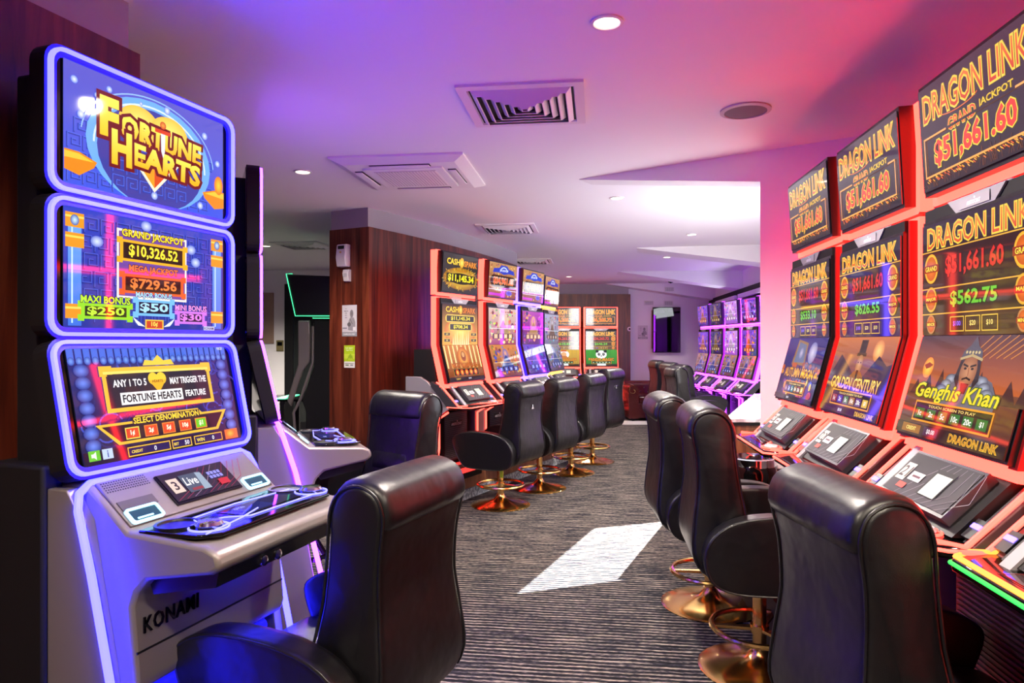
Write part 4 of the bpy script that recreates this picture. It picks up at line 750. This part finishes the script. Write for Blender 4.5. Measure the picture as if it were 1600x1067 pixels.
def chair(label, x, y, face, lift=0, group=None, badge=False, sticker=False, slim=False):
    # face = heading the sitter looks, as a vector
    t = thing('casino_chair', label, 'chair', (x, y, 0), atan2(face[1], face[0])-pi/2, group)
    L = lift
    b = cushion(BACKP, lambda z: lerp_tab(WID, z), LEATHER, 'backrest', t, .02, L)
    for sx in (-1, 1):
        pp = smoothprof(BACKP, 3); mb = MB(); mb.tube([(sx*(lerp_tab(WID, z)-.004), yy*.985-.003, (z-.7)*.985+.7+L) for yy, z in pp if z > .42], .0042, LEATHER, 6); mb.build('piping', b)
    hr = cushion(ROLLP, lambda z: .221, LEATHER, 'head_roll', t, .018, L, .003)
    if badge:
        mb = MB(); mb.prism_y([(-.022, .865+L), (.022, .865+L), (.0, .905+L)], -.322, -.306, CHROME); mb.build('badge', b, bevel=.002)
    LB = [(-.135, .62), (-.10, .66), (-.105, .72), (-.13, .77), (-.16, .74), (-.16, .65)]
    cushion(LB, lambda z: .15, LEATHER, 'lumbar_pad', t, .02, L)
    AP = [(-.16, .365), (-.25, .40), (-.285, .48), (-.27, .565), (-.2, .635), (-.08, .672), (.08, .68), (.2, .668), (.28, .635), (.31, .59), (.28, .50), (.22, .40), (.16, .366), (.0, .36)]
    for sx in (-1, 1):
        a = cushion(AP, lambda z: .045, LEATHER, 'armrest', t, .02, L); a.location.x = sx*.272
        pp = smoothprof(AP, 3); mb = MB(); mb.tube([(sx*.042, yy*.975, (z-.52)*.975+.52+L) for yy, z in pp], .004, LEATHER, 6, True); mb.build('piping', a)
    SP = [(-.12, .38), (-.12, .5), (.0, .515), (.2, .52), (.29, .50), (.31, .44), (.28, .385), (.1, .37)]
    cushion(SP, lambda z: .228, LEATHER, 'seat', t, .025, L)
    mb = MB(); mb.lathe([(.001, .345+L), (.06, .345+L), (.06, .36+L), (.02, .37+L)], MATTE, 16); mb.lathe([(.029, .05), (.029, .31+L), (.02, .31+L), (.02, .352+L)], GOLD, 24); po = mb.build('pole', t)
    if sticker:
        mb = MB(); n = 10; mb.loft([[(.0305*cos(a), .0305*sin(a), z) for a in [pi*1.1+k*.12 for k in range(n)]] for z in (.245, .31)], mat('lime_sticker', (190, 210, 40), .5), caps=False, closed=False); mb.build('sticker', po)
    mb = MB(); mb.ring(.205, .0125, .185, GOLD, N=40); mb.lathe([(.03, .165), (.04, .165), (.04, .2), (.03, .2)], GOLD, 20)
    for k in range(3):
        a = 2*pi*k/3+.5; c, s = cos(a), sin(a); mb.add([(.03*c-.018*s, .03*s+.018*c, .178), (.03*c+.018*s, .03*s-.018*c, .178), (.205*c+.008*s, .205*s-.008*c, .178), (.205*c-.008*s, .205*s+.008*c, .178), (.03*c-.018*s, .03*s+.018*c, .19), (.03*c+.018*s, .03*s-.018*c, .19), (.205*c+.008*s, .205*s-.008*c, .19), (.205*c-.008*s, .205*s+.008*c, .19)], [(0, 3, 2, 1), (4, 5, 6, 7), (0, 1, 5, 4), (1, 2, 6, 5), (2, 3, 7, 6), (3, 0, 4, 7)], GOLD)
    mb.build('foot_ring', t)
    mb = MB(); mb.lathe([(.001, .0), (.262, .0), (.264, .006), (.25, .014), (.18, .026), (.11, .04), (.06, .058), (.036, .09), (.034, .1), (.001, .1)], GOLD, 48); mb.build('base_disc', t, smooth=60)
    return t
n_ = (-.882, .4712)
chair('black casino chair in the left foreground, at the nearest blue-lit machine', -.538, 2.067, (-.92, .39), -.012)
chair('black leather casino chair turned to show its front cushion, beside the violet-lit machine', -.785, 3.88, (-.62, -.78), .05)
chair('casino chair nearest the timber corner in the left row, lime sticker on its brass pole', -.102, 6.06, n_, 0, None, True, True)
chair('grey-lit casino chair, second along the left row from the timber corner', .272, 6.745, (-.86, .51))
chair('casino chair third along the left row, between the second and the badge-backed last one', .65, 7.54, (-.87, .5))
chair('farthest casino chair of the left row, small badge on its back, before the panda screen', 0.97, 8.25, (-.84, .54), .03, None, True)
chair('black casino chair in the right foreground, cut by the bottom edge of the photo', 1.062, 1.715, (1, .053), .01)
chair('black casino chair in the middle of the right row, its whole side panel in view', 1.095, 3.02, (.99, -.12), .07)
chair('casino chair farthest along the right row, in front of the bin and counter', 1.09, 3.76, (1, -.05), .06)
chair('casino chair with its grey back lit, nearest of four before the magenta machines', 2.66, 9.75, (1, .1), .02, None, True)
chair('dark casino chair in front of the grey-lit one, second of four before the magenta machines', 2.38, 8.95, (1, .1), .02)
chair('casino chair behind two dark chairs, third of four before the magenta machines', 2.66, 10.5, (1, .15), .03)
chair('slim-looking casino chair farthest toward the sofa, before the magenta machines', 2.64, 11.3, (1, .1), .04)

# ------------------------------------------------------------------ sofa
t = thing('chesterfield_sofa', 'oxblood tufted leather sofa with rolled arms against the far white wall', 'sofa', (2.86, 12.75, 0), 0)
mb = MB(); mb.box(-.7, .7, -.3, .42, .05, .33, OXBLOOD); mb.build('base', t, bevel=.02)
mb = MB(); mb.box(-.56, .56, -.33, .2, .33, .46, OXBLOOD); mb.build('seat_cushion', t, bevel=.035, seg=3)
mb = MB(); mb.box(-.6, .6, .18, .42, .33, .62, OXBLOOD); mb.tube([(-.72, .32, .62), (.72, .32, .62)], .085, OXBLOOD, 16); bk_ = mb.build('backrest', t)
for r_ in range(2):
    for k in range(8-r_):
        x = -.5+k*.142+r_*.07; z = .58-r_*.08; mb = MB(); mb.add([(x-.012, .176, z), (x, .176, z+.012), (x+.012, .176, z), (x, .176, z-.012), (x, .168, z)], [(0, 1, 4), (1, 2, 4), (2, 3, 4), (3, 0, 4)], GLOSS); mb.build('tufting_button', bk_)

for sx in (-1, 1):
    mb = MB(); x0, x1 = sorted((sx*.56, sx*.74)); mb.box(x0, x1, -.36, .42, .05, .55, OXBLOOD); mb.tube([(sx*.66, -.38, .56), (sx*.66, .42, .56)], .1, OXBLOOD, 18); am = mb.build('armrest', t)
    mb = MB()
    for k in range(14): a = pi/2-k*.45*sx; rr = .092-k*.006; mb.lathe([(.001, .0), (.007, .001), (.006, .005), (.001, .007)], GOLD, 6, (0, 0)) if False else mb.add([(sx*.66+rr*cos(a)-.006, -.385, .56+rr*sin(a)), (sx*.66+rr*cos(a), -.385, .566+rr*sin(a)), (sx*.66+rr*cos(a)+.006, -.385, .56+rr*sin(a)), (sx*.66+rr*cos(a), -.385, .554+rr*sin(a)), (sx*.66+rr*cos(a), -.391, .56+rr*sin(a))], [(0, 1, 4), (1, 2, 4), (2, 3, 4), (3, 0, 4)], GOLD)
    mb.build('nail_trim', am)
    for yy in (-.3, .36):
        mb = MB(); mb.lathe([(.001, 0), (.02, 0), (.035, .05), (.001, .05)], MATTE, 12, (sx*.66, yy)); mb.build('foot', t)

# ------------------------------------------------------------------ wall and ceiling fittings
yb = 14.2
mb = MB(); mb.box(2.9, 3.1, yb-.03, yb-.002, 1.3, 2.1, mat('brown_board', (150, 110, 84), .7)); tag(mb.build('mounting_board', smooth=0), 'brown board behind the left edge of the wall television', 'board')
t = thing('wall_television', 'dark upright television reflecting magenta machines on the white back wall', 'television', (3.20, yb-.03, 1.69), 0)
mb = MB(); mb.box(-.285, .285, -.06, -.02, -.47, .47, BLACK); mb.build('casing', t, bevel=.006)
mb = MB(); mb.box(-.272, .272, -.064, -.06, -.457, .457, mat('dark_screen', (8, 8, 10), .03, spec=.9)); mb.build('screen', t, smooth=0)
mb = MB(); mb.box(-.2, .2, -.02, .028, -.2, .2, MATTE); mb.build('bracket', t, smooth=0)
def poster(label, w, h, M, painter, name='poster', cat='poster'):
    p = painter(Paint(w, h)); o = p.build(name, None, M, PRINT, .004); return tag(o, label, cat)
def pa_man(p):
    w, h = p.w, p.h; p.bg((206, 202, 206)); p.ell(.15*w, .22*h, .12*w, .13*h, (110, 106, 110), (140, 136, 140)); p.poly([(-.1*w, -.3*h), (-.05*w, .0), (.05*w, .1*h), (.3*w, .1*h), (.4*w, -.05*h), (.4*w, -.34*h)], (150, 146, 150)); p.ell(-.02*w, -.12*h, .12*w, .07*h, (96, 92, 96)); p.line([(.05*w, .05*h), (.2*w, -.1*h)], .03*w, (90, 88, 92)); p.rect(-.5*w, -.5*h, .5*w, -.36*h, (150, 150, 154)); p.rect(.24*w, -.32*h, .42*w, -.2*h, (220, 218, 220))
    for k in range(5): p.text(('If you', 'want to', 'stop,', 'help is', 'close')[k], -.22*w, (.38-.07*k)*h, .03*h, (80, 78, 84))
    p.text('GAMBLING HELP', 0, -.43*h, .045*h, (240, 240, 240), None, 0, .8*w); p.rect(-.45*w, -.25*h, -.15*w, -.22*h, (120, 118, 122)); return p
def pa_green(p):
    w, h = p.w, p.h; p.bg((236, 236, 226)); p.rect(-.5*w, -.22*h, .5*w, .5*h, (176, 206, 30)); p.rect(-.5*w, -.1*h, .5*w, .12*h, (200, 220, 60)); p.ell(.1*w, -.02*h, .25*w, .14*h, (130, 170, 20), (190, 214, 60)); p.line([(-.2*w, -.15*h), (.1*w, .1*h), (.3*w, -.1*h)], .03*w, (120, 150, 20)); p.text('PLAY SMART', 0, .38*h, .06*h, (240, 250, 200), None, 0, .7*w); p.text('TALK TO US', 0, .28*h, .05*h, (240, 250, 200), None, 0, .6*w); p.rect(-.4*w, -.31*h, .4*w, -.29*h, (150, 150, 140)); p.rect(-.35*w, -.4*h, -.05*w, -.36*h, (90, 120, 60)); p.rect(.1*w, -.4*h, .35*w, -.36*h, (120, 120, 120)); return p
fa_ = Vector((-.376, .198)).normalized()   # the narrow timber face left of the corner
fz = atan2(-fa_.y, -fa_.x)
def face_pt(px, d0=None):
    a = (px-800)/1066.7; P0 = Vector((-1.257, 6.002)); s = (P0.x-a*P0.y)/(a*fa_.y-fa_.x); return P0+fa_*s
def on_face(px, py, off=.004):
    q = face_pt(px); z = 1.45+(533.5-py)/1066.7*q.y; nn = Vector((fa_.y, -fa_.x)); nn = nn if nn.y < 0 else -nn
    return Matrix.Translation((q.x+nn.x*off, q.y+nn.y*off, z)) @ Matrix.Rotation(fz, 4, 'Z'), q
M, q = on_face(546.5, 501); poster('grey notice with a man and lettering on the timber end wall', .17, .28, M @ Matrix.Rotation(pi/2, 4, 'X'), pa_man)
M, q = on_face(546.5, 557); poster('lime green and white notice below the grey one on the timber end wall', .125, .2, M @ Matrix.Rotation(pi/2, 4, 'X'), pa_green)
M, q = on_face(540.5, 400, .001)
t = thing('air_freshener', 'white air freshener dispenser with dark display near the top of the timber end wall', 'dispenser'); t.matrix_world = M
mb = MB(); mb.prism_x([(0, -.1), (-.06, -.1), (-.075, -.02), (-.06, .09), (-.05, .1), (0, .1)], -.055, .055, PLASTIC); mb.build('housing', t, bevel=.008)
mb = MB(); mb.box(-.035, .035, -.066, -.055, .055, .085, BLACK); mb.build('display', t, smooth=0)
mb = MB(); mb.box(-.008, .008, -.075, -.065, .018, .034, GOLD); mb.build('nozzle', t, smooth=0)
M, q = on_face(545, 431, .001)
t = thing('motion_sensor', 'small white sensor box just under the air freshener', 'sensor'); t.matrix_world = M
mb = MB(); mb.prism_x([(0, -.055), (-.035, -.05), (-.05, .02), (-.04, .055), (0, .055)], -.032, .032, PLASTIC); mb.build('housing', t, bevel=.005)
mb = MB(); mb.box(-.018, .018, -.05, -.044, -.01, .02, mat('sensor_lens', (206, 204, 204), .2)); mb.build('lens', t, smooth=0)
def wallpx(px, py, y): return ((px-800)/1066.7*y, y, 1.45+(533.5-py)/1066.7*y)
x, y, z = wallpx(1004.5, 519, yb-.005); poster('pale notice with a dark figure between sofa and television on the white wall', .2, .28, Matrix.Translation((x, y, z)) @ Matrix.Rotation(pi/2, 4, 'X'), pa_man)
def grille(label, px, py, w=.2, h=.1, y=yb-.002):
    x, y, z = wallpx(px, py, y); t = thing('wall_grille', label, 'wall vent', (x, y, z))
    mb = MB(); frame_ring(mb, rrect(-w/2, w/2, -h/2, h/2, .004, 1), rrect(-w/2+.012, w/2-.012, -h/2+.012, h/2-.012, .003, 1), -.015, 0, PLASTIC); mb.build('frame', t, smooth=0)
    mb = MB(); mb.box(-w/2+.012, w/2-.012, -.004, 0, -h/2+.012, h/2-.012, GREY)
    for k in range(9): xx = -w/2+.02+k*(w-.04)/8; mb.box(xx-.004, xx+.004, -.012, -.004, -h/2+.012, h/2-.012, PLASTIC)
    mb.build('louvres', t, smooth=0)
grille('white wall vent left of the pair above the television', 1014, 473.5)
grille('white wall vent right of the pair, directly over the television', 1044.5, 473.5)
grille('white wall vent highest on the back wall, on the sloping beam', 1046, 452, y=13.81)
t = thing('security_camera', 'small black dome camera hanging from the ceiling near the back wall', 'camera', (2.93, 12.6, ZC))
mb = MB(); mb.lathe([(.001, 0), (.06, 0), (.06, -.03), (.001, -.03)], PLASTIC, 20); mb.build('mount', t)
mb = MB(); mb.lathe([(.055, -.03), (.058, -.06), (.04, -.095), (.001, -.108)], GLOSS, 20); mb.build('dome', t)
def socket(label, x, y, z, rz=0):
    t = thing('power_socket', label, 'power socket', (x, y, z), rz)
    mb = MB(); mb.box(-.06, .06, -.012, 0, -.04, .04, PLASTIC); mb.build('plate', t, bevel=.004)
    for sx in (-1, 1):
        mb = MB(); mb.box(sx*.03-.012, sx*.03+.012, -.014, -.012, -.015, .015, MATTE); mb.build('outlet', t, smooth=0)
x, y, z = wallpx(967, 646, 14.0); socket('white power socket low on the far timber panel beside the sofa', x, y, .12)
x, y, z = wallpx(983.5, 514, 14.0)
t = thing('wall_button', 'round white button on the edge of the far timber panel', 'button', (x, y, z)); mb = MB(); mb.lathe([(.001, 0), (.045, 0), (.045, .012), (.001, .015)], PLASTIC, 20); mb.build('plate', t, xf=Matrix.Rotation(pi/2, 4, 'X')); mb = MB(); mb.lathe([(.001, .014), (.02, .014), (.015, .02), (.001, .02)], MATTE, 14); mb.build('push', t, xf=Matrix.Rotation(pi/2, 4, 'X'))
# far left wall: notice board, sheet, switch
x, y, z = wallpx(412, 497, 11.3)
mb = MB(); mb.box(x-.5, x+.17, 11.275, 11.298, z-.42, z+.42, mat('tan_board', (150, 124, 108), .8)); tag(mb.build('notice_board', smooth=0), 'tan pinboard on the far left wall beside the violet-lit machine', 'board')
poster('white sheet pinned to the tan board behind the violet-lit machine', .12, .3, Matrix.Translation((-4.16, 11.268, z-.03)) @ Matrix.Rotation(pi/2, 4, 'X'), pa_man, 'pinned_sheet', 'paper')
x, y, z = wallpx(438, 540, 11.3)
t = thing('wall_controller', 'small dark and yellow wall controller left of the glass door', 'switch', (x, 11.298, z)); mb = MB(); mb.box(-.06, .06, -.025, 0, -.09, .09, mat('olive_plastic', (120, 110, 70), .5)); mb.build('housing', t, bevel=.006); mb = MB(); mb.box(-.04, .04, -.03, -.025, .0, .06, GLOSS); mb.build('display', t, smooth=0)

YAW = R(-7.0)
def ceil_thing(name, label, cat, x, y, rz=0): return thing(name, label, cat, (x, y, ZC), rz)
def diffuser(label, x, y, s, rings=6, rz=YAW):
    t = ceil_thing('ceiling_vent', label, 'ceiling vent', x, y, rz); h = s/2
    mb = MB(); mb.box(-h+.05, h-.05, -h+.05, h-.05, -.004, -.001, DARKV); mb.build('backing', t, smooth=0)
    mb = MB(); o = [(-h, -h), (h, -h), (h, h), (-h, h)]; i = [(a*(h-.045)/h, b*(h-.045)/h) for a, b in o]
    def frust(mb, a, za, b, zb):
        vs = [(a*sx, a*sy, za) for sx, sy in ((-1, -1), (1, -1), (1, 1), (-1, 1))]+[(b*sx, b*sy, zb) for sx, sy in ((-1, -1), (1, -1), (1, 1), (-1, 1))]
        mb.add(vs, [(k, (k+1) % 4, 4+(k+1) % 4, 4+k) for k in range(4)], ALU)
    frust(mb, h, 0, h, -.012); frust(mb, h, -.012, h-.045, -.014); frust(mb, h-.045, -.014, h-.05, -.002); mb.build('frame', t, smooth=0)
    for k in range(rings):
        a = (h-.06)*(1-k/rings); mb = MB(); frust(mb, a, -.008, a-.6*(h-.06)/rings, -.05+.02); frust(mb, a-.6*(h-.06)/rings, -.03, a-.7*(h-.06)/rings, -.028); mb.build('vane', t, smooth=0)
    return t
def sq(o, e, s):   # centre of a square given its near-left corner on the ceiling
    d = Vector((sin(.122), cos(.122))); r = Vector((cos(.122), -sin(.122))); return Vector(o)+d*s/2+r*s/2
c = sq((-.265, 3.143), 0, .592); diffuser('large square ceiling vent with nested louvres, nearest the camera', c.x, c.y, .592)
c = sq((-.373, 6.86), 0, .595); diffuser('square ceiling vent over the nearest red-lit machine on the curved wall', c.x, c.y, .595, 6)
diffuser('square ceiling vent seen edge-on at the end of the curved timber wall', .29, 10.0, .59, 5)
diffuser('square ceiling vent above the dark machines at far left', -2.55, 8.35, .6, 5)
c = sq((-1.177, 4.359), 0, .877)
t = ceil_thing('cassette_air_conditioner', 'large white square ceiling air conditioner left of the bright ceiling patch', 'air conditioner', c.x, c.y, YAW); h = .4385
mb = MB(); z = -.03
ou = [(-h, -h), (h, -h), (h, h), (-h, h)]
def quadring(mb, a, za, b, zb, m):
    vs = [(a*sx, a*sy, za) for sx, sy in ((-1, -1), (1, -1), (1, 1), (-1, 1))]+[(b*sx, b*sy, zb) for sx, sy in ((-1, -1), (1, -1), (1, 1), (-1, 1))]
    mb.add(vs, [(k, (k+1) % 4, 4+(k+1) % 4, 4+k) for k in range(4)], m)
quadring(mb, h, 0, h, -.012, WHITE); quadring(mb, h, -.012, h-.07, -.04, WHITE); quadring(mb, h-.07, -.04, .27, -.04, WHITE); mb.build('fascia', t, smooth=0)
mb = MB(); mb.box(-.27, .27, -.27, .27, -.05, -.036, WHITE); mb.build('centre_panel', t, bevel=.006)
mb = MB(); mb.box(-.21, .21, -.21, .21, -.053, -.05, mat('filter_grille', (206, 196, 206), .6))
for k in range(21): mb.box(-.205+k*.0205-.002, -.205+k*.0205+.002, -.205, .205, -.055, -.053, ALU)
mb.build('intake_grille', t, smooth=0)
for k in range(4):
    mb = MB(); mb.box(-.2, .2, .29, .345, -.043, -.039, DARKV); sl = mb.build('outlet', t, smooth=0, xf=Matrix.Rotation(k*pi/2, 4, 'Z'))
    mb = MB(); mb.box(-.195, .195, .298, .342, -.052, -.046, WHITE); mb.build('flap', sl, smooth=0, xf=Matrix.Rotation(k*pi/2, 4, 'Z'))
t = ceil_thing('ceiling_speaker', 'round grey speaker grille set in the pink-lit ceiling', 'speaker', 1.191, 3.482)
mb = MB(); mb.lathe([(.125, 0), (.125, -.008), (.105, -.012), (.105, -.006)], mat('mauve_plastic', (190, 170, 180), .5), 36); mb.build('rim', t)
mb = MB(); mb.lathe([(.104, -.008), (.06, -.014), (.001, -.016)], mat('speaker_cloth', (120, 100, 112), .8), 36); mb.build('grille', t)
for x, y in ((-.7, .4), (1.0, .2), (.2, -1.2)):  # unseen downlights added to put highlights on the foreground chairs
    t = ceil_thing('downlight', 'unseen ceiling downlight added behind the camera to light the foreground chairs', 'ceiling light', x, y); t['group'] = 'added downlights behind the camera'
    mb = MB(); mb.lathe([(.062, 0), (.062, -.006), (.05, -.008), (.001, -.004)], PLASTIC, 28); mb.build('trim_ring', t)
    l = lamp('downlight_lamp', 'SPOT', (0, 0, -.03), 150, (1, .86, .68), spot_size=R(150), spot_blend=.6, shadow_soft_size=.05); l.parent = t
LENS = mat('lamp_lens', (255, 250, 240), .5, emit=(6, 5, 3.6), es=1)
DLS = [(.35, 2.52, 'brightest recessed downlight, at the top centre of the photo', 10), (-1.453, 4.741, 'recessed downlight left of the ceiling air conditioner', 6), (-3.031, 8.419, 'recessed downlight over the far left corner', 26), (.862, 5.607, 'recessed downlight just beyond the tip of the first sloping beam', 8), (1.98, 7.515, 'recessed downlight between first and second sloping beam, nearest the pillar', 8), (2.163, 9.536, 'recessed downlight between second and third sloping beam', 6), (1.035, 12.401, 'recessed downlight before the far timber panel', 8)]
for x, y, lb, e in DLS:
    t = ceil_thing('downlight', lb, 'ceiling light', x, y)
    mb = MB(); mb.lathe([(.062, 0), (.062, -.006), (.05, -.008), (.045, -.002)], PLASTIC, 28); mb.build('trim_ring', t)
    mb = MB(); mb.lathe([(.045, -.004), (.001, -.006)], LENS, 24); mb.build('lens', t)
    l = lamp('downlight_lamp', 'SPOT', (0, 0, -.03), e*26, (1, .9, .78), spot_size=R(155), spot_blend=.6, shadow_soft_size=.04); l.parent = t

# ------------------------------------------------------------------ counter and bin by the pillar
CE = Vector((1.43, 4.54)); cd = Vector((.405, .914)); cn = Vector((.914, -.405))
def CP(s, o): q = CE+cd*s+cn*o; return (q.x, q.y)
t = thing('window_counter', 'timber-fronted counter with sunlit white marble top beside the pillar', 'counter', (*CP(.8, .15), 0))
xf = Matrix.Translation((-t.location.x, -t.location.y, 0))
mb = MB(); mb.prism_z([CP(-.1, .02), CP(2.2, .02), CP(2.2, .30), CP(0.03, .30)], 0, .905, WOOD2); mb.build('body', t, smooth=0, xf=xf)
mb = MB(); mb.prism_z([CP(-.13, 0), CP(2.23, 0), CP(2.23, .31), CP(.0, .31)], .925, .95, MARBLE); mb.build('marble_top', t, bevel=.004, xf=xf)
mb = MB(); mb.prism_z([CP(-.12, .008), CP(2.22, .008), CP(2.22, .30), CP(.01, .30)], .905, .925, MATTE); mb.build('top_edge', t, smooth=0, xf=xf)
t = thing('rubbish_bin', 'round chrome-rimmed bin lined with a black bag in front of the counter', 'bin', (1.44, 4.10, 0))
mb = MB(); mb.lathe([(.001, 0), (.12, 0), (.125, .02), (.13, .68), (.001, .68)], mat('bin_metal', (120, 118, 122), .3, .7), 28); mb.build('body', t)
mb = MB(); mb.lathe([(.125, .70), (.14, .70), (.14, .755), (.128, .76), (.12, .74), (.118, .705)], CHROME, 32); mb.build('rim', t)
random.seed(3)
secs = []
for z, r in ((.48, .132), (.56, .138), (.62, .146), (.68, .15), (.71, .143), (.735, .125), (.72, .11), (.5, .1)):
    secs.append([((r+random.uniform(-.006, .008))*cos(2*pi*k/26), (r+random.uniform(-.006, .008))*sin(2*pi*k/26), z+random.uniform(-.012, .012)*(z < .6)) for k in range(26)])
mb = MB(); mb.loft(secs, GLOSS, caps=False); mb.add([(.12, -.02, .68), (.2, -.03, .70), (.21, .03, .68), (.13, .03, .64), (.17, 0, .66)], [(0, 1, 4), (1, 2, 4), (2, 3, 4), (3, 0, 4)], GLOSS); mb.build('bin_bag', t)
